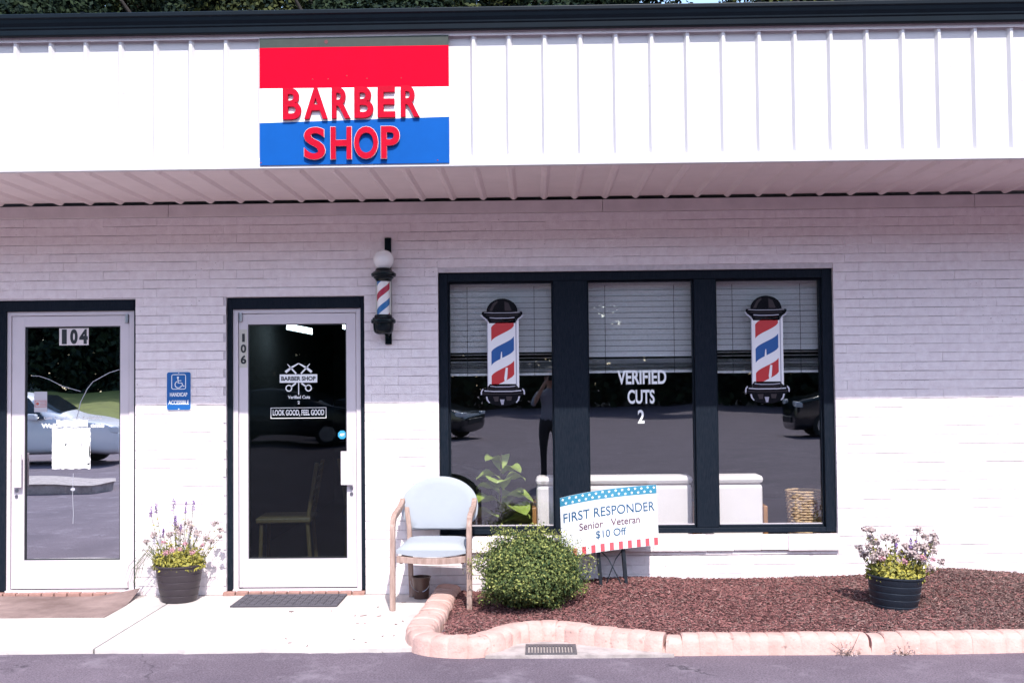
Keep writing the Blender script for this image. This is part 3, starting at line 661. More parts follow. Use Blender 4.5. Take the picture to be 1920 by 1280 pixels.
# ---- printed poles stuck on the two outer panes
def decal(cx, first):
    D = thing('pole_decal', (cx,GY,1.39), 'printed barber pole sticker on the pane ' + ('above the leafy indoor plant' if first else 'above the wicker basket'), 'window sticker', 'barber pole stickers on the window')
    ya, yb_ = GY-.0015, GY-.0003
    X = lambda pts: [(cx+x, z) for x, z in pts]
    sym = lambda R: [( r,z) for r,z in R] + [(-r,z) for r,z in R[::-1]]
    # tube
    MB().prism(X([(-.115,1.508),(.125,1.508),(.125,2.07),(-.115,2.07)]), ya, yb_).build('tube', M['d_white'], D)
    g = MB(); y0, y1 = ya-.0010, ya-.0001
    g.prism(X([(-.1155,1.51),(-.110,1.51),(-.110,2.05),(-.1155,2.05)]), y0, y1).prism(X([(.100,1.51),(.108,1.51),(.108,2.05),(.100,2.05)]), y0, y1); islands(g, 'tube_shading', M['d_grey'], D)
    def band(z0, zt, mt, nm, top=None, cut=False):
        L, R = -.084, .088
        def curve(zl, rise): return [(L+(R-L)*t, zl + rise*(math.asin(max(-1,min(1,(2*t-1)*.97)))/PI+.5)) for t in np.linspace(0,1,15)]
        lo = curve(z0, .135); hi = curve(z0+.105, .135)
        P = lo + hi[::-1]
        if top: P = [(x, min(z, top)) for x, z in P]
        P = [(x, max(z, 1.512)) for x, z in P]
        MB().prism(X(P), y0, y1).build(nm, mt, D)
    band(1.872,0,M['d_red'],'red_band',2.056); band(1.688,0,M['d_blue'],'blue_band'); band(1.504,0,M['d_red'],'red_band')
    g = MB()   # glint printed in the middle of the picture
    g.prism(X([(-.022,1.70),(.0,1.70),(-.004,1.80),(-.010,1.80)]), y0-.001, y0-.0001).prism(X([(.018,1.555),(.034,1.60),(.040,1.68),(.024,1.68),(.012,1.60)]), y0-.001, y0-.0001)
    islands(g, 'glint', M['d_white'], D)
    # top cap
    ell = lambda rx, rz, cz, a0, a1, n=21: [(rx*math.cos(t), cz+rz*math.sin(t)) for t in np.linspace(a0, a1, n)]
    mir = lambda P: [(-x, z) for x, z in P[::-1]]
    y2, y3 = y0-.0016, y0-.0006
    MB().prism(X(ell(.118,.098,2.107,0,PI)), y0, y1).build('dome', M['d_dark'], D)
    MB().prism(X(sym([(.098,2.018),(.108,2.036),(.120,2.052),(.142,2.068),(.155,2.086),(.155,2.096),(.148,2.106),(.119,2.1068)])), y0, y1).build('cap_ring', M['d_dark'], D)
    lip = [(.156,2.084),(.143,2.067),(.120,2.050),(.108,2.033),(.113,2.030),(.130,2.046),(.152,2.062),(.159,2.080)]
    for P in (lip, mir(lip)): MB().prism(X(P), y2, y3).build('cap_lip', M['d_pale'], D)
    sheen = [(-.098,2.112),(-.072,2.165),(-.040,2.188),(-.030,2.180),(-.058,2.150),(-.075,2.112)]
    MB().prism(X(sheen), y2, y3).build('dome_sheen', M['d_mid'], D); MB().prism(X([(.020,2.112),(.018,2.185),(.050,2.170),(.074,2.112)]), y2, y3).build('dome_sheen', M['d_mid'], D)
    for z_, hw, th_, m_ in ((2.030,.085,.006,'d_mid'),(2.052,.095,.008,'d_grey'),(2.074,.120,.006,'d_mid'),(2.094,.135,.004,'d_pale')):
        MB().prism(X([(-hw,z_+.004),(-hw*.5,z_),(hw*.5,z_),(hw,z_+.004),(hw,z_+.004+th_),(hw*.5,z_+th_),(-hw*.5,z_+th_),(-hw,z_+.004+th_)]), y2, y3).build('cap_line', M[m_], D)
    MB().prism(X(ell(.137,.078,1.468,PI,2*PI)), y0, y1).build('bowl', M['d_dark'], D)
    MB().prism(X(sym([(.137,1.4682),(.160,1.472),(.165,1.486),(.163,1.504),(.150,1.520),(.118,1.530),(.104,1.548),(.100,1.556)])), y0, y1).build('base_ring', M['d_dark'], D)
    rim = [(.166,1.474),(.168,1.490),(.165,1.508),(.151,1.524),(.146,1.516),(.157,1.500),(.158,1.478)]
    for P in (rim, mir(rim)): MB().prism(X(P), y2, y3).build('base_rim', M['d_pale'], D)
    for z_, hw, th_, m_ in ((1.478,.150,.005,'d_mid'),(1.497,.140,.008,'d_pale'),(1.516,.120,.005,'d_mid'),(1.532,.096,.007,'d_grey')):
        MB().prism(X([(-hw,z_+.005),(-hw*.5,z_),(hw*.5,z_),(hw,z_+.005),(hw,z_+.005+th_),(hw*.5,z_+th_),(-hw*.5,z_+th_),(-hw,z_+.005+th_)]), y2, y3).build('base_line', M[m_], D)
    gl_ = [(.130,1.462),(.122,1.432),(.104,1.412),(.098,1.418),(.112,1.436),(.118,1.462)]
    for P in (gl_, mir(gl_)): MB().prism(X(P), y2, y3).build('bowl_sheen', M['d_pale'], D)
    for P, m_ in (([(-.075,1.462),(-.062,1.425),(-.035,1.425),(-.030,1.462)],'d_mid'),([(-.012,1.400),(.004,1.400),(.012,1.440),(-.022,1.440)],'d_grey'),([(.025,1.462),(.030,1.430),(.062,1.430),(.070,1.462)],'d_mid')): MB().prism(X(P), y2, y3).build('bowl_sheen', M[m_], D)
decal(-.236, True); decal(1.762, False)

# ================================================================== BEHIND THE GLASS
def blind(x0, x1, zb, lab, gap):
    D = thing('window_blind', ((x0+x1)/2,.2,2.35), lab, 'blind', 'white slatted blinds in the window')
    MB().box(x0,x1,.175,.215,2.300,2.345).build('headrail', M['blind'], D)
    g = MB(); z = 2.285; stack_top = zb+.105
    lim = stack_top+(.09 if gap else .02)
    def slat(z, tilt):
        h = -.0215*math.sin(tilt); dd = .0215*math.cos(tilt)
        g.add([(x0,.195-dd,z-h),(x1,.195-dd,z-h+random.uniform(-.0015,.0015)),(x1,.195,z+.002),(x0,.195,z+.002),(x1,.195+dd,z+h),(x0,.195+dd,z+h)], [(0,1,2,3),(3,2,4,5)])
    while z > lim: slat(z, 1.12); z -= .0425
    if gap:
        for q in (.055,.028): slat(stack_top+q, .12)
    z = stack_top
    while z > zb+.02: slat(z, random.uniform(-.05,.25)); z -= .0075
    g.build('slats', M['blind'], D)
    MB().box(x0,x1,.175,.215,zb,zb+.018).build('bottom_rail', M['blind'], D)
    g = MB()
    for t in (.17,.82): xx = x0+(x1-x0)*t; g.box(xx-.0015,xx+.0015,.168,.171,zb,2.30)
    islands(g, 'ladder_cord', M['pblack'], D)
blind(-.640,.150,1.620,'partly lowered white blind in the left pane behind the left pole sticker',True)
blind(.412,1.220,1.632,'lowered white blind in the middle pane above the VERIFIED CUTS letters',False)
blind(1.385,2.178,1.622,'partly lowered white blind in the right pane behind the right pole sticker',True)
def sofa(x0, x1, lab):
    D = thing('sofa', ((x0+x1)/2,.6,.03), lab, 'sofa', 'cream sofas inside the window')
    MB().box(x0,x1,.235,.40,.15,.775).build('backrest', M['sofa'], D, bevel=.03)
    MB().box(x0-.005,x1+.005,.222,.43,.7755,.840).build('back_cushion', M['sofa'], D, bevel=.03)
    MB().box(x0,x1,.401,1.0,.2,.45).build('seat', M['sofa'], D, bevel=.04)
    for xx in (x0-.035,x1+.003): MB().box(xx,xx+.032,.24,.9,.031,.605).build('arm', M['wood_o'], D, bevel=.006)
sofa(.012,1.205,'cream sofa behind the middle pane with its back to the glass'); sofa(1.265,1.745,'cream armchair behind the right pane with its back to the glass')
D = thing('indoor_plant', (-.262,.36,.03), 'large leaved potted plant behind the left pane', 'plant')
MB().lathe([(.10,0),(.13,.02),(.155,.30),(.15,.31),(.12,.30)], (-.262,.36,.03), 28).build('pot', M['pot_plum'], D, smooth='auto')
MB().tube([(-.262,.36,.32),(-.27,.35,.6),(-.26,.36,.85),(-.262,.35,1.02)], [.012,.010,.008,.004]).build('stem', M['stem'], D)
def big_leaf(g, base, dirv, L, W, droop):
    dirv = Vector(dirv).normalized(); side = dirv.cross(Vector((0,0,1))).normalized(); nl, nw = 9, 6; vs = []
    for i in range(nl+1):
        t = i/nl; wd = W*math.sin(PI*min(1,(t*.96+.04)))**.7*(.65+.5*t); p = Vector(base)+dirv*L*t+Vector((0,0,-droop*t*t*L))
        for j in range(nw+1):
            u = j/nw*2-1; vs.append(p+side*wd*.5*u+Vector((0,0,.18*abs(u)*wd + .012*math.sin(9*t+3*u))))
    g.add(vs, [(i*(nw+1)+j,i*(nw+1)+j+1,(i+1)*(nw+1)+j+1,(i+1)*(nw+1)+j) for i in range(nl) for j in range(nw)])
g = MB(); rr2 = random.Random(21)
for i in range(13):
    z = .47+i*.038; a = i*2.4+.4; L = .34-.012*i
    big_leaf(g, (-.262,.36,z), (math.cos(a), math.sin(a)*.35-.12, .35+.03*i), L, L*.92, .5)
g.build('leaves', M['leaf_big'], D, smooth=True)
D = thing('wicker_basket', (2.085,.36,.03), 'tall tan wicker basket in the corner of the right pane', 'basket')
g = MB(); 
for k_ in range(34):
    z = .03+k_*.0205; r = .085+.05*k_/34
    pts = [(2.085+(r+.006*(-1)**(q+k_))*math.cos(q*PI/12), .36+(r+.006*(-1)**(q+k_))*math.sin(q*PI/12), z) for q in range(25)]
    g.tube(pts, .008, 6)
g.build('weave', M['wicker'], D, smooth=True)
D = thing('barrel_chair', (-.62,.95,.03), 'dark curved chair behind the left pane', 'chair')
g = MB(); pts = [(-.62+.30*math.cos(a), .95, .55+.30*math.sin(a)) for a in np.linspace(-.2,PI+.2,20)]
g.tube(pts, .05, 10); g.build('backrest', M['black_plastic'], D, smooth=True); MB().box(-.85,-.39,.8,1.2,.35,.42).build('seat', M['black_plastic'], D, bevel=.03)
for sx in (-.82,-.42): MB().tube([(sx,.95,.03),(sx,.95,.36)], .02).build('leg', M['black_plastic'], D)
def wood_chair(x, y, rz, lab):
    D = thing('wooden_chair', (x,y,.03), lab, 'chair', 'wooden waiting chairs inside the door', rz)
    MB().box(-.22,.22,-.22,.22,.42,.46).build('seat', M['wood_o'], D, local=True, bevel=.01)
    for sx in (-1,1):
        MB().tube([(sx*.19,-.19,0),(sx*.18,-.18,.42)], .016).build('leg', M['wood_o'], D, local=True); MB().tube([(sx*.19,.22,0),(sx*.18,.19,.42),(sx*.20,.27,.9)], .017).build('leg', M['wood_o'], D, local=True)
    g = MB()
    for q in range(4): g.box(-.18,.18,.20+q*.02,.215+q*.02,.53+q*.1,.57+q*.1)
    g.build('backrest', M['wood_o'], D, local=True)
wood_chair(-2.05,.85,-1.5,'wooden slat chair inside the 106 door, near its hinge side'); wood_chair(-1.35,1.25,1.2,'wooden slat chair deeper inside the 106 door')
for x in (-2.30,-1.75):
    D = thing('ceiling_light', (x,2.5,2.1), 'long lit ceiling light inside the door, ' + ('nearer the hinge side' if x < -2 else 'nearer the handle side'), 'ceiling light', 'lit ceiling lights inside the 106 door')
    MB().add([(x-.11,2.45,2.095),(x+.11,2.45,2.05),(x+.11,2.62,2.05),(x-.11,2.62,2.095),(x-.11,2.45,2.155),(x+.11,2.45,2.11),(x+.11,2.62,2.11),(x-.11,2.62,2.155)],[(0,3,2,1),(4,5,6,7),(0,1,5,4),(1,2,6,5),(2,3,7,6),(3,0,4,7)]).build('diffuser', M['lamp'], D)
    MB().box(x-.01,x+.01,2.52,2.54,2.15,2.6).build('hanger', M['room'], D)

# ================================================================== ON THE PAVEMENT AND BED
# ---- armchair
def armchair():
    D = thing('armchair', (-.715,-.37,0), 'weathered wooden armchair with pale blue padded seat and rounded back', 'armchair', rz=math.radians(-3))
    hw = .268
    for s_ in (-1,1):
        x = s_*hw
        arc = [(x,-.235,.0),(x,-.225,.30),(x,-.222,.50),(x,-.215,.575),(x,-.19,.618),(x,-.145,.640),(x,-.05,.652),(x,.06,.668),(x*.99,.14,.690),(x*.985,.185,.715)]
        MB().sweep(arc, .036, .040).build('leg', M['wood'], D, local=True, bevel=.004)
        MB().sweep([(x*.80,.255,.0),(x*.80,.215,.20),(x*.80,.185,.40),(x*.82,.195,.52),(x*.90,.225,.66)], .034, .034).build('leg', M['wood'], D, local=True, bevel=.004)
    g = MB(); pts = [(u*.242, -.205) for u in np.linspace(-1,1,9)]
    lo = [(u*.242, .322-.012*math.cos(u*PI/2)+.006) for u in np.linspace(-1,1,9)]; hi = [(u*.242, .375-.018*math.cos(u*PI/2)) for u in np.linspace(-1,1,9)]
    g.prism(lo+hi[::-1], -.222, -.197); g.box(-.225,-.205,-.195,.19,.315,.365).box(.205,.225,-.195,.19,.315,.365).box(-.205,.205,.165,.19,.315,.365)
    g.build('seat_rail', M['wood'], D, local=True, bevel=.003)
    # seat pad: cushioned slab
    nx, ny = 14, 12; vs = []; fs = []
    def pad(u, v, top):
        x = u*.243*(1-.05*(v+1)/2); y = -.225+(v+1)/2*.41
        e = (1-abs(u)**6)*(1-abs(v)**6)
        return (x, y, .415+.043*e**.6+.012*(v+1)/2 if top else .405-.028*(1-u*u)*(1 if v < 0 else .4)-.012)
    for top in (1,0):
        for i in range(nx+1):
            for j in range(ny+1): vs.append(pad(i/nx*2-1, j/ny*2-1, top))
    N = (nx+1)*(ny+1); id_ = lambda t,i,j: t*N+i*(ny+1)+j
    for i in range(nx):
        for j in range(ny):
            fs.append((id_(0,i,j),id_(0,i+1,j),id_(0,i+1,j+1),id_(0,i,j+1))); fs.append((id_(1,i,j),id_(1,i,j+1),id_(1,i+1,j+1),id_(1,i+1,j)))
    for i in range(nx): fs += [(id_(0,i,0),id_(1,i,0),id_(1,i+1,0),id_(0,i+1,0)),(id_(0,i,ny),id_(0,i+1,ny),id_(1,i+1,ny),id_(1,i,ny))]
    for j in range(ny): fs += [(id_(0,0,j),id_(0,0,j+1),id_(1,0,j+1),id_(1,0,j)),(id_(0,nx,j),id_(1,nx,j),id_(1,nx,j+1),id_(0,nx,j+1))]
    MB().add(vs, fs).build('seat', M['fabric'], D, local=True, smooth='auto')
    # backrest: D shaped pad, dished and leaning
    out = []
    for a in np.linspace(0, PI, 31): out.append((.284*math.cos(a), .655+.222*math.sin(a)**.92))
    out += [(-.280,.610),(-.262,.570),(-.228,.540),(-.212,.505),(-.19,.500)] + [(x,.497) for x in np.linspace(-.15,.15,7)] + [(.19,.500),(.212,.505),(.228,.540),(.262,.570),(.280,.610)]
    out = np.array(out); cen = np.array([0,.66]); rings = [(.0,1.0,0),(.55,1.0,0.0),(.9,1.0,.004),(1.0,1.0,.022)]
    vs, fs = [], []; n = len(out)
    ly = lambda x, z: .165+(z-.5)*.22+.35*(-(x*x))*.8+.03
    for face in (0,1):
        for sc_, _, dep in ((.02,0,0),(.4,0,0),(.75,0,.002),(.93,0,.008),(1.0,0,.022)):
            P = cen+(out-cen)*sc_
            vs += [(x, ly(x,z) + (dep if face == 0 else .060-dep*.8), z) for x, z in P]
    for face in (0,1):
        for r in range(4):
            for q in range(n):
                a, b, c, d = (face*5+r)*n+q, (face*5+r)*n+(q+1) % n, (face*5+r+1)*n+(q+1) % n, (face*5+r+1)*n+q
                fs.append((a,b,c,d) if face == 0 else (d,c,b,a))
    for q in range(n): fs.append((4*n+q, 4*n+(q+1) % n, 9*n+(q+1) % n, 9*n+q))
    fs += [tuple(range(n))[::-1], tuple(5*n+q for q in range(n))]
    MB().add(vs, fs).build('backrest', M['fabric'], D, local=True, smooth='auto')
    return D
armchair()
# ---- bucket
BK = thing('bucket', (-.84,-.16,0), 'small brown metal bucket under the armchair', 'bucket')
MB().lathe([(.052,.0),(.054,.004),(.068,.15),(.072,.152),(.072,.158),(.066,.158),(.050,.008),(.001,.008)], (-.84,-.16,.0), 28).build('body', M['bucket'], BK, smooth='auto')
MB().tube([(-.84+.071*math.cos(a), -.235+.02*math.sin(a), .140-.085*math.sin(a)) for a in np.linspace(0,PI,14)], .0025, 6).build('handle', M['steel'], BK)
# ---- doormats
MT = MB(); x0, x1, y0, y1 = -2.165,-1.405,-.455,-.045
MT.box(x0,x1,y0,y1,.001,.010)
def bars(g):
    cw = .0543; nx_, ny_ = 14, 7
    for i in range(nx_):
        for j in range(ny_):
            bx, by = x0+.0+(i)*cw+.004, y0+.016+j*cw
            for q in range(3):
                if (i+j) % 2: g.box(bx+.004,bx+cw-.006,by+.006+q*.015,by+.014+q*.015,.010,.0135)
                else: g.box(bx+.006+q*.015,bx+.014+q*.015,by+.004,by+cw-.006,.010,.0135)
    for e in ((x0,x1,y0,y0+.010),(x0,x1,y1-.010,y1)): g.box(e[0],e[1],e[2],e[3],.010,.0135)
MT.k = 1; bars(MT)
o = MT.build('doormat', [M['mat_grey'], M['mat_line']]); tag(o, 'grey rubber doormat with woven block pattern before the 106 door', 'doormat')
for v in o.data.vertices: v.co.x += .03*(-(v.co.y+.25))*-1*.25
# tan mat with a curled corner
nx, ny = 60, 24; vs, fs = [], []
def curl(u, v):
    x = -4.35+u*1.41; y = -.765+v*.735
    r = max(0,(u-.72)/.28); q = max(0,(v-.55)/.45)
    z = .055*(r**1.5)*(q**1.5)+.006+.0025*math.sin(9*u+2)*math.sin(5*v)
    return (x+.0*v - .02*r*q, y, z)
for t in (0,1):
    for i in range(nx+1):
        for j in range(ny+1):
            a = curl(i/nx, j/ny); vs.append((a[0],a[1],a[2]+(0 if t == 0 else -.005)))
N = (nx+1)*(ny+1); ix = lambda t,i,j: t*N+i*(ny+1)+j
for i in range(nx):
    for j in range(ny): fs += [(ix(0,i,j),ix(0,i+1,j),ix(0,i+1,j+1),ix(0,i,j+1)),(ix(1,i,j),ix(1,i,j+1),ix(1,i+1,j+1),ix(1,i+1,j))]
for i in range(nx): fs += [(ix(0,i,0),ix(1,i,0),ix(1,i+1,0),ix(0,i+1,0)),(ix(0,i,ny),ix(0,i+1,ny),ix(1,i+1,ny),ix(1,i,ny))]
for j in range(ny): fs += [(ix(0,nx,j),ix(1,nx,j),ix(1,nx,j+1),ix(0,nx,j+1))]
def ribmat():
    m = mat('tan_mat_ribbed', (.18,.125,.118), .95, .0, 2.2, .0, 160, .1, col2=(.36,.265,.25)); n, l = m.node_tree.nodes, m.node_tree.links
    tc = n.new("ShaderNodeTexCoord"); mp = n.new("ShaderNodeMapping"); mp.inputs['Rotation'].default_value = (0,0,math.radians(52)); wv = n.new("ShaderNodeTexWave"); wv.inputs['Scale'].default_value = 22; wv.inputs['Distortion'].default_value = .6
    l.new(tc.outputs['Object'], mp.inputs[0]); l.new(mp.outputs[0], wv.inputs[0]); bp = n.new("ShaderNodeBump"); bp.inputs['Strength'].default_value = .8; bp.inputs['Distance'].default_value = .006
    l.new(wv.outputs[1], bp.inputs['Height']); l.new(bp.outputs[0], n["Principled BSDF"].inputs['Normal']); return m
tag(MB().add(vs, fs).build('doormat', ribmat(), smooth='auto'), 'large faded tan mat with a curled corner before the 104 door', 'doormat')

# ---- flower pots
def pot(loc, rt, rb, h, m, lab, tilt, plants):
    D = thing('flower_pot', loc, lab, 'flower pot', 'pots of flowers by the wall'); D.rotation_euler = (0, tilt, 0)
    prof = [(rb*.93,0),(rb,.006)]
    for q in range(5):
        t0, t1 = (q+.04)/5.3, (q+.94)/5.3
        f_ = lambda t: rb+(rt-rb)*(t**.75)
        prof += [(f_(t0),h*t0+.004),(f_(t1)+.0015,h*t1),(f_(t1)-.0025,h*(t1+.012))]
    prof += [(rt*.975,h*.93),(rt,h*.945),(rt+.006,h*.96),(rt+.006,h),(rt-.008,h),(rt-.02,h*.9),(.001,h*.88)]
    MB().lathe(prof, (0,0,0), 40).build('pot', m, D, smooth='auto', local=True)
    MB().lathe([(rt*.9,h*.885),(.001,h*.91)], (0,0,0), 24, False).build('soil', M['soil'], D, local=True)
    plants(D, rt, h)
    return D
def lmesh(name, P, N, ln, wd, m, D, jit=.8):
    V, F = leaf_quads(np.array(P), np.array(N), ln, wd, jit)
    o = np_mesh(name, V, F, m); o.parent = D; return o
def heads(name, groups, ln, wd, m, D):
    for P, N in groups: lmesh(name, P, N, ln, wd, m, D)
def blossom_clump(c, r, n):
    d = rng.normal(0,1,(n,3)); d /= np.linalg.norm(d,axis=1)[:,None]; 
    return np.array(c)+d*r*rng.uniform(.2,1,(n,1))*np.array([1,1,.85]), d+np.array([0,-.3,.6])
def spike(c, h0, stems, L, r0, n=70):
    x, y, z = c; stems.tube([(x*.45,y*.5,h0),(x*.8,y,(h0+z)/2),(x,y,z-.02)], .0022, 5)
    t = rng.uniform(0,1,n); a = rng.uniform(0,2*PI,n); r = r0*(1-.65*t)*rng.uniform(.4,1.15,n)
    return np.stack([x+r*np.cos(a)+.004*t, y+r*np.sin(a), z-L+L*1.35*t],1), np.stack([np.cos(a),np.sin(a),.3+0*a],1)
def bushy(D, rt, h, n, top, ln, wd, spread=1.12):
    a = rng.uniform(0,2*PI,n); q = rng.uniform(0,1,n)**.5; r = (rt*spread)*q
    z = h-.012+rng.uniform(0,1,n)**1.15*top*(1.08-q**2*.55)*(.72+.28*np.sin(a*3+1)*np.sin(a*5)) - np.where(q > .85,.022,0)
    P = np.stack([r*np.cos(a),r*np.sin(a)*.85,z],1); N = np.stack([np.cos(a)*.7,np.sin(a)*.7-.25,.6+0*a],1)
    lmesh('foliage', P, N, ln, wd, M['leaf_yel'], D, .6)
def stem_leaves(L, x, y, h, zt, k):
    for q in range(k):
        t = rng.uniform(.2,.95); L.append((x*(.5+.47*t)+rng.normal(0,.011), y+rng.normal(0,.011), h+(zt-.03-h)*t))
def plants_left(D, rt, h):
    bushy(D, rt, h, 1500, .185, .034, .0135)
    st = MB(); SP = []; HD = []; PK = []; SL = []
    for c, L, r in (((-.218,.02,.665),.062,.015),((-.165,-.02,.70),.06,.014),((-.052,.03,.715),.075,.022),((.052,-.01,.70),.06,.014),((.098,.02,.705),.06,.018),((.01,.0,.54),.06,.018),((-.135,.05,.50),.05,.014),((-.03,.0,.60),.05,.014)):
        SP.append(spike(c, h*.9, st, L, r)); stem_leaves(SL, c[0], c[1], h, c[2], 11)
    for (x, y, z, r) in ((.10,-.03,.53,.045),(.055,.02,.56,.042),(.145,-.02,.49,.036),(-.06,-.02,.485,.036),(-.02,.03,.53,.04),(-.185,0,.48,.032),(.265,0,.56,.03),(.30,.02,.51,.022),(.305,-.01,.465,.018),(.20,0,.455,.032),(.02,-.05,.505,.038),(-.245,0,.43,.024),(.24,.0,.43,.024)):
        st.tube([(x*.5,y*.5,h*.9),(x*.85,y,z-.06),(x,y,z-.01)], .0022, 5)
        HD.append(blossom_clump((x,y,z), r, 75)); stem_leaves(SL, x, y, h, z, 10)
    for (x, y, z, r) in ((-.045,-.16,.375,.028),(.0,-.15,.390,.030),(.05,-.14,.395,.022),(.135,-.12,.37,.022),(.075,-.1,.43,.022),(-.08,-.1,.44,.02),(.19,-.06,.41,.018)): PK.append(blossom_clump((x,y,z), r, 60))
    st.build('stems', M['grass_blade'], D, local=True)
    heads('flower_spike', SP, .012, .008, M['fl_purple'], D); heads('seed_head', HD, .017, .013, M['leaf_grey'], D); heads('flower_head', PK, .013, .010, M['fl_pink'], D)
    lmesh('stem_leaves', SL, rng.normal(0,1,(len(SL),3)), .026, .010, M['leaf_yel'], D)
    g = MB()
    for q in range(16):
        a = PI+rng.uniform(-.7,.7); L = rng.uniform(.2,.34); zt = rng.uniform(.02,.22)
        g.tube([(-.10+rng.uniform(-.03,.03),rng.uniform(-.05,.05),h*.92),(-.10+math.cos(a)*L*.5,math.sin(a)*L*.25,h+.06+zt*.5),(-.10+math.cos(a)*L*.85,math.sin(a)*L*.25,h+zt*.4-.05),(-.10+math.cos(a)*L,math.sin(a)*L*.25,h+zt*.3-.18)], [.0024,.0022,.0016,.0006], 5)
    for q in range(7):
        xx = rng.uniform(.02,.2); g.tube([(xx*.5,0,h*.92),(xx,.0,h+.16),(xx+.05,-.02,h+.24)], [.002,.0016,.0006], 5)
    for q in range(60):
        xx = rng.uniform(-.15,-.05); g.tube([(xx,rng.uniform(-.1,.05),h*.92),(xx+rng.normal(0,.02),rng.uniform(-.12,.0),h+rng.uniform(.06,.17))], [.0022,.0007], 4)
    g.build('grass_blades', M['grass_blade'], D, local=True)
def plants_right(D, rt, h):
    bushy(D, rt, h, 1100, .20, .036, .017, 1.06)
    st = MB(); SP = []; HD = []; PK = []; SL = []
    X0_ = [-.215,-.17,-.09,.0,.115,.175,.225,.275,.06]; Z0_ = [.535,.525,.49,.46,.545,.50,.515,.46,.43]
    for i in range(44):
        if i < 9: x, zt = X0_[i], Z0_[i]
        else: x = rng.uniform(-.235,.285); zt = max(.50-.9*x*x+rng.uniform(-.17,.0), h+.07)
        y = rng.uniform(-.12,.08); st.tube([(x*.5,y*.6,h*.9),(x*.85,y,(h+zt)/2),(x,y,zt-.01)], .0022, 5)
        HD.append(blossom_clump((x,y,zt), rng.uniform(.024,.040), 60)); stem_leaves(SL, x, y, h, zt, 12)
    for (x, z) in ((.065,.47),(-.028,.455),(.16,.40),(.10,.46)): SP.append(spike((x,-.08,z), h*.9, st, .06, .016))
    for (x, z) in ((.13,.375),(.02,.345),(.20,.37),(-.13,.36)): PK.append(blossom_clump((x,-.13,z), .026, 55))
    st.build('stems', M['grass_blade'], D, local=True)
    heads('seed_head', HD, .019, .015, M['leaf_grey'], D); heads('flower_spike', SP, .013, .009, M['fl_purple'], D); heads('flower_head', PK, .014, .011, M['fl_pink'], D)
    lmesh('stem_leaves', SL, rng.normal(0,1,(len(SL),3)), .028, .013, M['leaf_yel'], D)
pot((-2.61,-.20,.0), .170, .122, .270, M['pot_plum'], 'plum grey ribbed pot of purple spikes and yellow leaves beside the mat', 0, plants_left)
zr = float(mulch_z(2.37,-.85))
pot((2.375,-.85,zr-.035), .178, .138, .235, M['pot_navy'], 'tilted navy ribbed pot of faded flowers standing on the mulch', math.radians(3), plants_right)

# ---- round shrub
zb = float(mulch_z(-.03,-.7)); SH = thing('shrub', (-.03,-.70,zb), 'round clipped green shrub growing in the mulch beside the armchair', 'shrub')
n = 21000
dd = rng.normal(0,1,(n,3)); dd /= np.linalg.norm(dd,axis=1)[:,None]
lump = np.zeros(n)
for q in range(70):
    c = rng.normal(0,1,3); c /= np.linalg.norm(c); lump += .10*np.exp(-((dd-c)**2).sum(1)/.035)
rad = (1-np.abs(rng.normal(0,.13,n)))*(.81+lump*1.7+rng.normal(0,.06,n))
P = dd*rad[:,None]*np.array([.395,.37,.275])+np.array([0,0,.232])
P[:,2] = np.where(P[:,2] < .02, .02+rng.uniform(0,.06,n), P[:,2])
low = P[:,2] < .12; P[low,:2] *= .93
V, F = leaf_quads(P+np.array([-.03,-.70,zb]), dd+np.array([0,0,.3]), .021, .0115, .75)
np_mesh('foliage', V, F, [M['leaf_bush'], M['leaf_tip']], SH, mi=((rad > .98) & (rng.random(n) < .55)).astype(int))
n3 = 7000; d3 = rng.normal(0,1,(n3,3)); d3 /= np.linalg.norm(d3,axis=1)[:,None]
P3 = d3*np.array([.33,.31,.25])*rng.uniform(.45,.95,(n3,1))+np.array([0,0,.25]); P3[:,2] = np.maximum(P3[:,2],.03)
V, F = leaf_quads(P3+np.array([-.03,-.70,zb]), d3, .026, .016, .8); np_mesh('inner_foliage', V, F, M['leaf_bush'], SH)
n2 = 1500; d2 = rng.normal(0,1,(n2,3)); d2[:,2] = np.abs(d2[:,2]); d2 /= np.linalg.norm(d2,axis=1)[:,None]
P2 = d2*np.array([.395,.37,.275])*rng.uniform(.95,1.2,(n2,1))+np.array([-.03,-.70,zb+.232])
V, F = leaf_quads(P2, d2, .017, .009, .9); np_mesh('sprigs', V, F, M['leaf_tip'], SH)
g = MB()
for q in range(16):
    a = q*2.4; g.tube([(-.03,-.70,zb),(-.03+.1*math.cos(a),-.70+.1*math.sin(a),zb+.12),(-.03+.22*math.cos(a),-.70+.22*math.sin(a),zb+.28)], [.008,.006,.003], 6)
g.build('branches', M['stem'], SH)

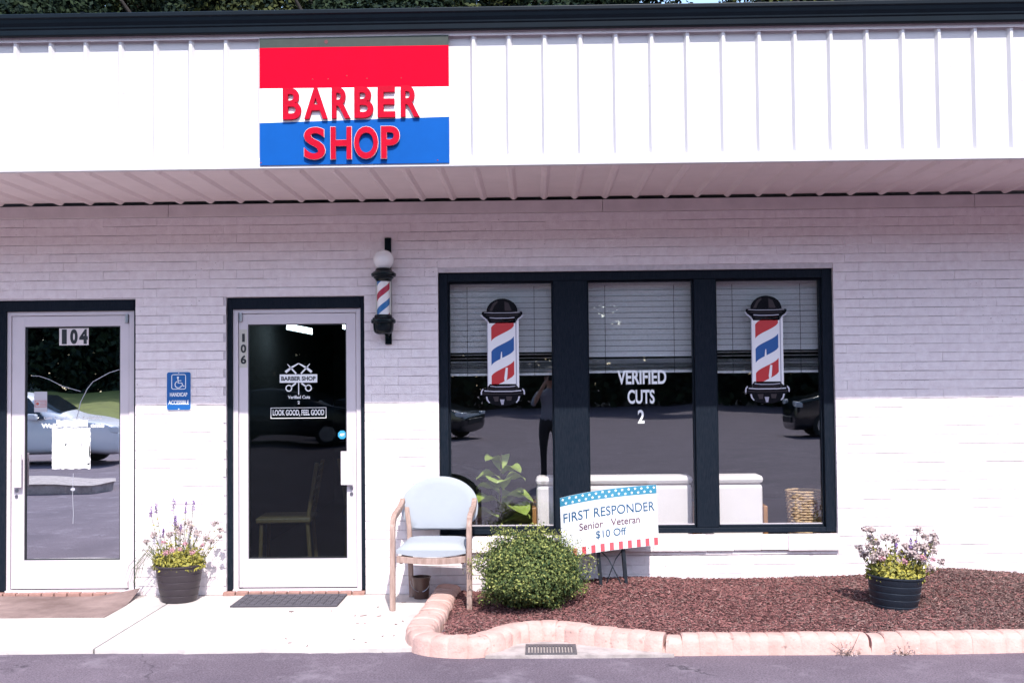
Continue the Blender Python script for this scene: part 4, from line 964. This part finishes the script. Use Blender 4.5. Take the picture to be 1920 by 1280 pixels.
# ---- discount sign on its little iron stand
YS = thing('yard_sign', (.56,-.30,.09), 'curved white FIRST RESPONDER discount panel with starred blue top edge', 'sign')
def flex(x, y, z):
    u = (x-.54)/.36                                             # -1..1 along the panel, sagging towards its left end
    sag = -.088*(max(0,(1-u)/2))**2.4
    sh = .02*(z-.6)
    return (x - .02*(z-.6)*1.2, -.32+y + .10*(u*u) - .06*(1-u)/2 + .12*(z-.38), z+sag)
def panel(g, x0, x1, z0, z1, y0, y1, nx=24, nz=3):
    vs, fs = [], []
    for t in (y0,y1):
        for i in range(nx+1):
            for j in range(nz+1): vs.append(flex(x0+(x1-x0)*i/nx, t, z0+(z1-z0)*j/nz))
    N = (nx+1)*(nz+1); q = lambda t,i,j: t*N+i*(nz+1)+j
    for i in range(nx):
        for j in range(nz): fs += [(q(0,i,j),q(0,i+1,j),q(0,i+1,j+1),q(0,i,j+1)),(q(1,i,j),q(1,i,j+1),q(1,i+1,j+1),q(1,i+1,j))]
    for i in range(nx): fs += [(q(0,i,0),q(1,i,0),q(1,i+1,0),q(0,i+1,0)),(q(0,i,nz),q(0,i+1,nz),q(1,i+1,nz),q(1,i,nz))]
    for j in range(nz): fs += [(q(0,0,j),q(0,0,j+1),q(1,0,j+1),q(1,0,j)),(q(0,nx,j),q(1,nx,j),q(1,nx,j+1),q(0,nx,j+1))]
    return g.add(vs, fs)
PX0, PX1, PZ0, PZ1 = .185,.888,.385,.815
panel(MB(), PX0,PX1,PZ0,PZ1,0,.006).build('panel', M['ywh'], YS)
panel(MB(), PX0,PX1,PZ1-.062,PZ1-.0005,-.0016,-.0003).build('star_band', M['ybl'], YS)
g = MB(); rr2 = random.Random(8); k_ = 0
for row in range(2):
    for i in range(15):
        cx_, cz_ = PX0+.02+i*.0475+row*.022, PZ1-.017-row*.028+rr2.uniform(-.003,.003)
        if cx_ > PX1-.012: continue
        st_ = [(cx_+(.0115 if q % 2 == 0 else .0048)*math.sin(q*PI/5), cz_+(.0115 if q % 2 == 0 else .0048)*math.cos(q*PI/5)) for q in range(10)]
        b0 = len(g.v); g.prism(st_, -.0030, -.0018)
g.v = [flex(*p) for p in g.v]; g.build('stars', M['pwhite'], YS)
for i in range(11):
    a = PX0+.012+i*.0655; g = MB(); g.box(a,a+.030,-.0016,-.0003,PZ0+.002,PZ0+.055)
    g.v = [flex(*p) for p in g.v]; g.build('stripe', M['yred'], YS)
g = MB(); g.text('FIRST RESPONDER',.205,.868,.632,.697,-.0030,-.0003,.004,warp=flex).text('$10 Off',.430,.648,.475,.535,-.0030,-.0003,.006,warp=flex); g.build('lettering', M['ytx'], YS)
for word_, a, b in (('Senior',.315,.485),('Veteran',.540,.752)): MB().text(word_,a,b,.555,.606,-.0030,-.0003,.006,warp=flex).build('lettering', M['ymau'], YS)
g = MB()
yy = -.30
for (xt, xb) in ((.450,.470),(.630,.652)):
    g.add([(xb-.011,yy-.012,.06),(xb+.011,yy-.012,.06),(xb+.011,yy+.012,.06),(xb-.011,yy+.012,.06),(xt-.011,yy-.012,.372),(xt+.011,yy-.012,.372),(xt+.011,yy+.012,.372),(xt-.011,yy+.012,.372)],[(0,3,2,1),(4,5,6,7),(0,1,5,4),(1,2,6,5),(2,3,7,6),(3,0,4,7)])
g.box(.436,.644,yy-.014,yy+.014,.3725,.386)
for yk in (.16,): 
    for (xt, xb) in ((.450,.470),(.630,.652)): g.tube([(xb,yy+yk,.05),(xt,yy+yk,.372)], .008)
    g.box(.440,.640,yy+.0145,yy+yk,.374,.384)
g.build('stand', M['metal_blk'], YS)
g = MB()
for s_ in (0,1):
    a, b = (.462,.640) if s_ == 0 else (.622,.478)
    g.tube([(a,yy,.362),(a+(b-a)*.33,yy,.30),(a+(b-a)*.52,yy,.235),(a+(b-a)*.72,yy,.16),(b-(b-a)*.06,yy,.07)], .0045, 6)
g.build('cross_brace', M['metal_blk'], YS)
# ---- storm drain grate
GR = thing('drain_grate', (.09,-1.63,-.012), 'rusty slotted storm drain grate set in the apron under the curb bend', 'drain grate')
MB().box(-.062,.232,-1.775,-1.560,-.030,-.0125).build('tray', M['crevice'], GR)
g = MB(); g.frame(-.062,.232,0,1,.012,.012,.0,.0,0,1) if False else None
g = MB(); g.box(-.066,.236,-1.60,-1.555,-.0124,-.004).box(-.066,.236,-1.785,-1.765,-.0124,-.004).box(-.066,-.05,-1.765,-1.60,-.0124,-.004).box(.220,.236,-1.765,-1.60,-.0124,-.004)
for q in range(15): g.box(-.040+q*.018,-.031+q*.018,-1.765,-1.60,-.0124,-.005)
g.build('bars', M['iron'], GR)
# ---- weeds in the curb cracks
def weed(loc, n, sp, h, lab):
    D = thing('weed', loc, lab, 'weed', 'weeds at the foot of the curb')
    P = np.stack([rng.normal(0,sp,n), rng.normal(0,.012,n)-.0, np.abs(rng.normal(0,h,n))],1); 
    V, F = leaf_quads(P, rng.normal(0,1,(n,3))+np.array([0,-.5,.5]), .014, .007, .5); o = np_mesh('leaves', V, F, M['leaf_grey']); o.parent = D
    g = MB()
    for q in range(7): g.tube([(rng.normal(0,sp*.4),0,0),(rng.normal(0,sp),-.004,abs(rng.normal(0,h))+.02)], .0012, 4)
    g.build('stems', M['stem'], D, local=True)
weed((1.80,-1.775,-.03), 90, .035, .035, 'small dry weed left of the crack in the brick curb'); weed((2.13,-1.775,-.03), 60, .04, .03, 'small dry weed right of the crack in the brick curb')

# ================================================================== TREES
def make_tree(h, rx, rz, nl, lsize, leafm, lab, name, nc=46):
    D = thing(name, (0,0,0), lab, 'tree', 'trees round the shop')
    g = MB(); tr = .06*h*.5
    g.tube([(0,0,-.3),(.05,0,h*.25),(-.05,.05,h*.5),(0,0,h*.82)], [tr,tr*.8,tr*.55,tr*.15], 10)
    for q in range(9):
        a = q*2.4; z = h*(.25+.05*q); L = rx*.75
        g.tube([(0,0,z),(math.cos(a)*L*.5,math.sin(a)*L*.5,z+h*.07),(math.cos(a)*L,math.sin(a)*L,z+h*.16)], [tr*.4,tr*.25,tr*.08], 6)
    g.build('trunk', M['bark'], D, local=True)
    cz = h-rz; cc = []
    while len(cc) < nc:
        p = rng.uniform(-1,1,3)
        if .25 < np.linalg.norm(p) < 1: cc.append(p*np.array([rx,rx,rz])*.86+np.array([0,0,cz]))
    cc = np.array(cc); rs = rng.uniform(.5,1.0,nc)*rx*.34
    which = rng.integers(0,nc,nl); d = rng.normal(0,1,(nl,3)); d /= np.linalg.norm(d,axis=1)[:,None]
    P = cc[which]+d*rs[which][:,None]*(1-np.abs(rng.normal(0,.22,nl)))[:,None]*np.array([1,1,.7])
    V, F = leaf_quads(P, d+np.array([0,0,.4]), lsize, lsize*.55, .7)
    o = np_mesh('crown', V, F, leafm); o.parent = D
    return D
ta = make_tree(12.5, 3.4, 4.9, 52000, .15, M['tree_leaf'], 'leafy green tree rising behind the roof', 'broadleaf_tree')
tb = make_tree(12.0, 3.0, 5.2, 52000, .14, M['tree_leaf2'], 'dark dense tree rising behind the roof', 'dark_tree')
ta.location = (-7.3, 16.5, 0); tb.location = (-3.6, 15.2, 0)
where = ['over the left door','over the sign board','over the middle of the window','over the right edge of the window','over the right pot','behind the sign board','far behind the window']
spots = [(-11,15.6,tb,1.05),(-.6,17,ta,1.0),(2.3,15.5,tb,1.03),(6.6,17.2,ta,1.02),(9.4,15.4,tb,1.0),(12.5,17,ta,1.0),(-14.5,17.5,ta,1.05),
         (-9,21.5,tb,1.2),(-5,22,ta,1.15),(-1.5,22.5,tb,1.2),(1.0,21,tb,1.15),(8.2,22,tb,1.2),(11.2,21.5,ta,1.15),(15,20,tb,1.15),(-13,22,ta,1.2)]
back = []
for i, (x, y, src, s_) in enumerate(spots):
    c = copy_tree(src); c.location = (x,y,0); c.rotation_euler = (0,0,i*1.3); c.scale = (s_,)*3; back.append(c)
labs = ['tree behind the roof, over the left end of the gutter','tree behind the roof, just right of the sign board','dark tree behind the roof, over the middle of the window','leafy tree behind the roof, right of the gap of sky','dark tree behind the roof, over the right pot','leafy tree behind the roof, past the right end of the shop front','leafy tree behind the roof, past the left end of the shop front']
for c, lb in zip(back, labs): c['label'] = lb
for c in back[7:]: c['label'] = 'tall tree in the second row behind the roof'; c['group'] = 'trees in the second row behind the roof'
ta['label'] = 'leafy tree behind the roof, over the left door'; tb['label'] = 'dark tree behind the roof, over the red white and blue board'
# across the car park (seen in the glass)
far = []
fx = np.linspace(-62, 62, 34)
for i, x in enumerate(fx):
    c = copy_tree(tb if i % 3 else ta); c.location = (x+random.uniform(-1.2,1.2), -52+random.uniform(-3,3), .2); s_ = random.uniform(1.0,1.35); c.scale = (s_*1.55,s_*1.55,s_); c.rotation_euler = (0,0,i*1.7)
    c['label'] = 'tree in the row across the car park'; c['group'] = 'trees across the car park'
for i, x in enumerate(np.linspace(-70, 70, 30)):
    c = copy_tree(ta if i % 3 == 0 else tb); c.location = (x+random.uniform(-1.5,1.5), -63+random.uniform(-3,3), .2); s_ = random.uniform(1.25,1.5); c.scale = (s_*1.6,s_*1.6,s_); c.rotation_euler = (0,0,i*2.1)
    c['label'] = 'tree in the row across the car park'; c['group'] = 'trees across the car park'
# understorey hedge
n = 90000
P = np.stack([rng.uniform(-66,66,n), rng.uniform(-51.5,-48,n), rng.uniform(0,1,n)**.8*6.2],1); P[:,2] *= .75+.25*np.sin(P[:,0]*.9)*np.sin(P[:,0]*.37+1)
V, F = leaf_quads(P, rng.normal(0,1,(n,3))+np.array([0,.4,.4]), .48, .3, .6)
tag(np_mesh('hedge', V, F, M['tree_leaf2']), 'dark hedge under the trees across the car park', 'hedge')
# grassy bank on the left of the far side
g = MB(); nx, ny = 30, 10; vs = []
for i in range(nx+1):
    for j in range(ny+1):
        x = -55+i*(46/nx); t = j/ny; y = -27-t*19.; edge = min(1, (nx-i)/6)
        vs.append((x, y, -.028+edge*(1.15*t**.8)+.12*math.sin(x*.3)*t*edge))
g.add(vs, [(i*(ny+1)+j,i*(ny+1)+j+1,(i+1)*(ny+1)+j+1,(i+1)*(ny+1)+j) for i in range(nx) for j in range(ny)])
tag(g.build('lawn', M['lawn'], smooth=True), kind='structure')
# parking island whose curb shows in the left door
IS = MB(); pts = [(-7.9,-7.55),(-6.9,-7.6),(-6.5,-7.75),(-6.3,-8.1),(-6.5,-8.6),(-7.2,-8.9),(-9,-9.0),(-12,-9.0),(-12,-7.5)]
IS.add([(x,y,-.03) for x,y in pts]+[(x*.995-.03,y,.10) for x,y in pts], [tuple(range(len(pts),2*len(pts)))[::-1]]+[(i,(i+1)%len(pts),(i+1)%len(pts)+len(pts),i+len(pts)) for i in range(len(pts))])
tag(IS.build('island_kerb', M['apron'], bevel=.03), kind='structure')

# ================================================================== VEHICLES ACROSS THE CAR PARK
def make_car(paint, lab, suv=False, name='parked_car'):
    D = thing(name, (0,0,0), lab, 'car', 'cars parked across the car park')
    L, W = 4.6, .92; zr, zbelt, zhood = (1.68,1.08,1.08) if suv else (1.44,.94,.90)
    X = np.array([-2.3,-2.22,-2.0,-1.6,-1.2,-.85,-.4,.1,.6,1.05,1.45,1.8,2.05,2.22,2.3])
    if suv: top = [.75,.95,1.15,1.62,1.66,1.68,1.68,1.66,1.60,1.30,1.09,1.07,1.02,.90,.70]
    else: top = [.70,.86,.93,.96,1.15,1.36,1.44,1.43,1.33,1.08,.92,.88,.82,.72,.55]
    g = MB(); vs = []; prof = []
    for x, t in zip(X, top):
        tap = 1-.12*(abs(x)/2.3)**4; bl = min(t-.02, zbelt); w_ = W*tap; wr = w_*(.97 if t <= zbelt+.05 else .74)
        sec = [(w_*.93,.20),(w_,.36),(w_*1.0,.62),(w_*.985,bl),(wr,t-.05 if t > zbelt+.1 else t-.015),(wr*.82,t),(0,t+.01)]
        sec = sec + [(-a,b) for a,b in sec[-2::-1]]
        vs += [(x, a, b) for a, b in sec]; k = len(sec)
    n_ = len(X); fs = [(i*k+q,(i+1)*k+q,(i+1)*k+q+1,i*k+q+1) for i in range(n_-1) for q in range(k-1)]
    fs += [tuple(range(k)), tuple((n_-1)*k+q for q in range(k))[::-1]] + [(i*k,i*k+k-1,(i+1)*k+k-1,(i+1)*k) for i in range(n_-1)]
    bd = MB().add(vs, fs).build('body', paint, D, local=True, smooth='auto')
    sub = bd.modifiers.new('sub','SUBSURF'); sub.levels = 1; sub.render_levels = 2
    xa, xb = (-1.55,.75) if suv else (-.95,.75)
    for s_ in (-1,1):
        P = [(xa,zbelt+.03),(xb+.15,zbelt+.03),(xb-.2,zr-.13),(xa+.25,zr-.11)]; y0 = s_*W*.985; y1 = s_*W*.80
        MB().add([(P[0][0],y0,P[0][1]),(P[1][0],y0,P[1][1]),(P[2][0],y1,P[2][1]),(P[3][0],y1,P[3][1]),(P[0][0],y0*.9,P[0][1]),(P[1][0],y0*.9,P[1][1]),(P[2][0],y1*.9,P[2][1]),(P[3][0],y1*.9,P[3][1])],[(0,1,2,3),(7,6,5,4),(0,4,5,1),(1,5,6,2),(2,6,7,3),(3,7,4,0)]).build('side_window', M['car_glass'], D, local=True)
        MB().box(.62,.78,s_*1.0-.09,s_*1.0+.09,zbelt+.0,zbelt+.12).build('mirror', paint, D, local=True, bevel=.03)
        MB().box(2.02,2.24,s_*.68-.16,s_*.68+.16,zhood-.26,zhood-.13).build('headlight', M['headlamp'], D, local=True, bevel=.03)
        MB().box(-2.29,-2.2,s_*.68-.14,s_*.68+.14,.72,.86).build('tail_light', M['tail'], D, local=True, bevel=.02)
        for xw in (-1.38,1.42):
            rw = .35 if suv else .32
            wv_ = []; 
            def disc(r0, ya, yb__):
                gg = MB(); n__ = 28
                gg.add([(xw+r0*math.cos(2*PI*q/n__), ya, rw+r0*math.sin(2*PI*q/n__)) for q in range(n__)]+[(xw+r0*math.cos(2*PI*q/n__), yb__, rw+r0*math.sin(2*PI*q/n__)) for q in range(n__)],
                       [tuple(range(n__)), tuple(range(2*n__-1,n__-1,-1))]+[(q,n__+q,n__+(q+1)%n__,(q+1)%n__) for q in range(n__)]); return gg
            wh = disc(rw, s_*.72, s_*.935).build('wheel', M['rubber'], D, local=True, bevel=.03)
            r_ = disc(rw*.62, s_*.90, s_*.945).build('rim', M['steel'], wh, local=True)
    MB().add([(1.02,-.66,zbelt+.14),(1.02,.66,zbelt+.14),(.62,.60,zr-.12),(.62,-.60,zr-.12),(1.10,-.66,zbelt+.14),(1.10,.66,zbelt+.14),(.68,.60,zr-.09),(.68,-.60,zr-.09)],[(0,1,2,3),(7,6,5,4),(0,4,5,1),(1,5,6,2),(2,6,7,3),(3,7,4,0)]).build('windscreen', M['car_glass'], D, local=True)
    MB().box(2.2,2.32,-.5,.5,.42,.58).build('grille', M['pblack'], D, local=True, bevel=.02)
    return D
c1 = make_car(M['car_silver'], 'silver car parked across from the 104 door'); c1.location = (-10.4,-13.4,-.03); c1.rotation_euler = (0,0,math.radians(-8))
c2 = make_car(M['car_blue'], 'dark blue car parked across from the 106 door'); c2.location = (-6.3,-19.5,-.03); c2.rotation_euler = (0,0,math.radians(8))
c3 = make_car(M['car_black'], 'black car parked nose out across from the left pane'); c3.location = (-3.7,-21.8,-.03); c3.rotation_euler = (0,0,math.radians(22))
c4 = make_car(M['car_black'], 'black suv parked across from the right pane', True); c4.location = (9.1,-21.5,-.03); c4.rotation_euler = (0,0,math.radians(182))

# ================================================================== THE PHOTOGRAPHER (seen in the glass)
PR = thing('person', (.25,-8.62,-.03), 'person in grey shirt and dark trousers holding a camera to the eye', 'person', rz=PI)
def skin_mesh(name, joints, bones, parent):
    me = bpy.data.meshes.new(name); keys = list(joints); me.from_pydata([joints[k][0] for k in keys], [(i,) if False else (keys.index(a),keys.index(b)) for a,b in bones], [])
    o = bpy.data.objects.new(name, me); C.objects.link(o)
    sk = o.modifiers.new('skin','SKIN')
    for i, k in enumerate(keys):
        r = joints[k][1]; v = me.skin_vertices[0].data[i]; v.radius = (r, r) if not isinstance(r, tuple) else r; v.use_root = (k == 'pelvis')
    sb = o.modifiers.new('sub','SUBSURF'); sb.levels = 2; sb.render_levels = 2
    dg = bpy.context.evaluated_depsgraph_get(); m2 = bpy.data.meshes.new_from_object(o.evaluated_get(dg))
    bpy.data.objects.remove(o); m2.name = name
    q = bpy.data.objects.new(name, m2); C.objects.link(q); q.parent = parent
    return q
# local frame: faces -y after the half turn -> here the figure looks along -y locally, i.e. +y in the world
J = {'pelvis':((0,0,.95),(.15,.11)),'waist':((0,0,1.10),(.135,.10)),'chest':((0,.01,1.30),(.16,.115)),'neck0':((0,.015,1.44),(.07,.065)),'neck':((0,-.005,1.52),(.055,.055)),'head0':((0,-.02,1.60),(.075,.088)),'head':((0,-.02,1.68),(.080,.098)),'crown':((0,-.01,1.75),(.055,.065)),'nose':((0,-.118,1.635),(.014,.014))}
BN = [('pelvis','waist'),('waist','chest'),('chest','neck0'),('neck0','neck'),('neck','head0'),('head0','head'),('head','crown'),('head0','nose')]
for s_, t in ((-1,'l'),(1,'r')):
    J['sh'+t] = ((s_*.185,.01,1.40),.062); J['el'+t] = ((s_*.27,-.14,1.20),.045); J['wr'+t] = ((s_*.105,-.235,1.53),.030); J['pm'+t] = ((s_*.072,-.235,1.585),(.036,.022))
    BN += [('chest','sh'+t),('sh'+t,'el'+t),('el'+t,'wr'+t),('wr'+t,'pm'+t)]
    for q in range(4):
        J[f'f{q}a'+t] = ((s_*(.058-.004*q),-.268+.012*q,1.600+.016*q),.009); J[f'f{q}b'+t] = ((s_*(.034-.002*q),-.285+.012*q,1.606+.016*q),.008)
        BN += [('pm'+t,f'f{q}a'+t),(f'f{q}a'+t,f'f{q}b'+t)]
    J['th'+t] = ((s_*.058,-.205,1.572),.009); BN += [('pm'+t,'th'+t)]
    J['hip'+t] = ((s_*.095,0,.88),(.095,.10)); J['kn'+t] = ((s_*.11,-.01,.50),.062); J['an'+t] = ((s_*.12,.03,.10),.042); J['toe'+t] = ((s_*.14,-.13,.045),(.042,.032)); J['hl'+t] = ((s_*.12,.06,.045),(.038,.035))
    BN += [('pelvis','hip'+t),('hip'+t,'kn'+t),('kn'+t,'an'+t),('an'+t,'toe'+t),('an'+t,'hl'+t)]
body = skin_mesh('body', J, BN, PR); me = body.data
for m_ in (M['skin'],M['shirt'],M['trousers'],M['pblack']): me.materials.append(m_)
for p in me.polygons:
    x, y, z = p.center; r_ = abs(x)
    i = 0
    if z < .075: i = 3
    elif z < .99: i = 2
    elif z < 1.475 and not (y < -.16 and z > 1.22 and r_ < .25): i = 1
    p.material_index = i; p.use_smooth = True
g = MB(); g.lathe([(.098*math.cos(a)*(.98),.115*math.sin(a)) for a in np.linspace(-.3,PI/2-.02,10)], (0,.012,1.675), 24); hr = g.build('hair', M['hair'], PR, smooth=True, local=True)
for v in hr.data.vertices:
    if v.co.y < -.07 and v.co.z < 1.71: v.co.y = -.06
for s_ in (-1,1): MB().lathe([(.001,-.022),(.012,-.012),(.014,.008),(.001,.024)], (s_*.088,-.01,1.63), 10).build('ear', M['skin'], PR, smooth=True, local=True)
g = MB()
for s_ in (-1,1): g.lathe([(.001,-.011),(.008,-.007),(.011,0),(.008,.007),(.001,.011)], (s_*.033,-.104,1.665), 10)
g.build('eyes', M['pwhite'], PR, local=True); MB().box(-.024,.024,-.108,-.10,1.582,1.592).build('mouth', M['notice_red'], PR, local=True, bevel=.003)
CM = thing('camera_body', (.25,-8.62+.20,1.60), 'black camera held to the face of the person', 'camera')
MB().box(.185,.315,-8.445,-8.385,1.565,1.650).box(.225,.275,-8.44,-8.39,1.651,1.675).build('body', M['black_plastic'], CM, bevel=.006)
g = MB(); n__ = 24; g.tube([(.25,-8.384,1.604),(.25,-8.34,1.604)], .036, 20); g.build('lens', M['black_plastic'], CM, smooth='auto')
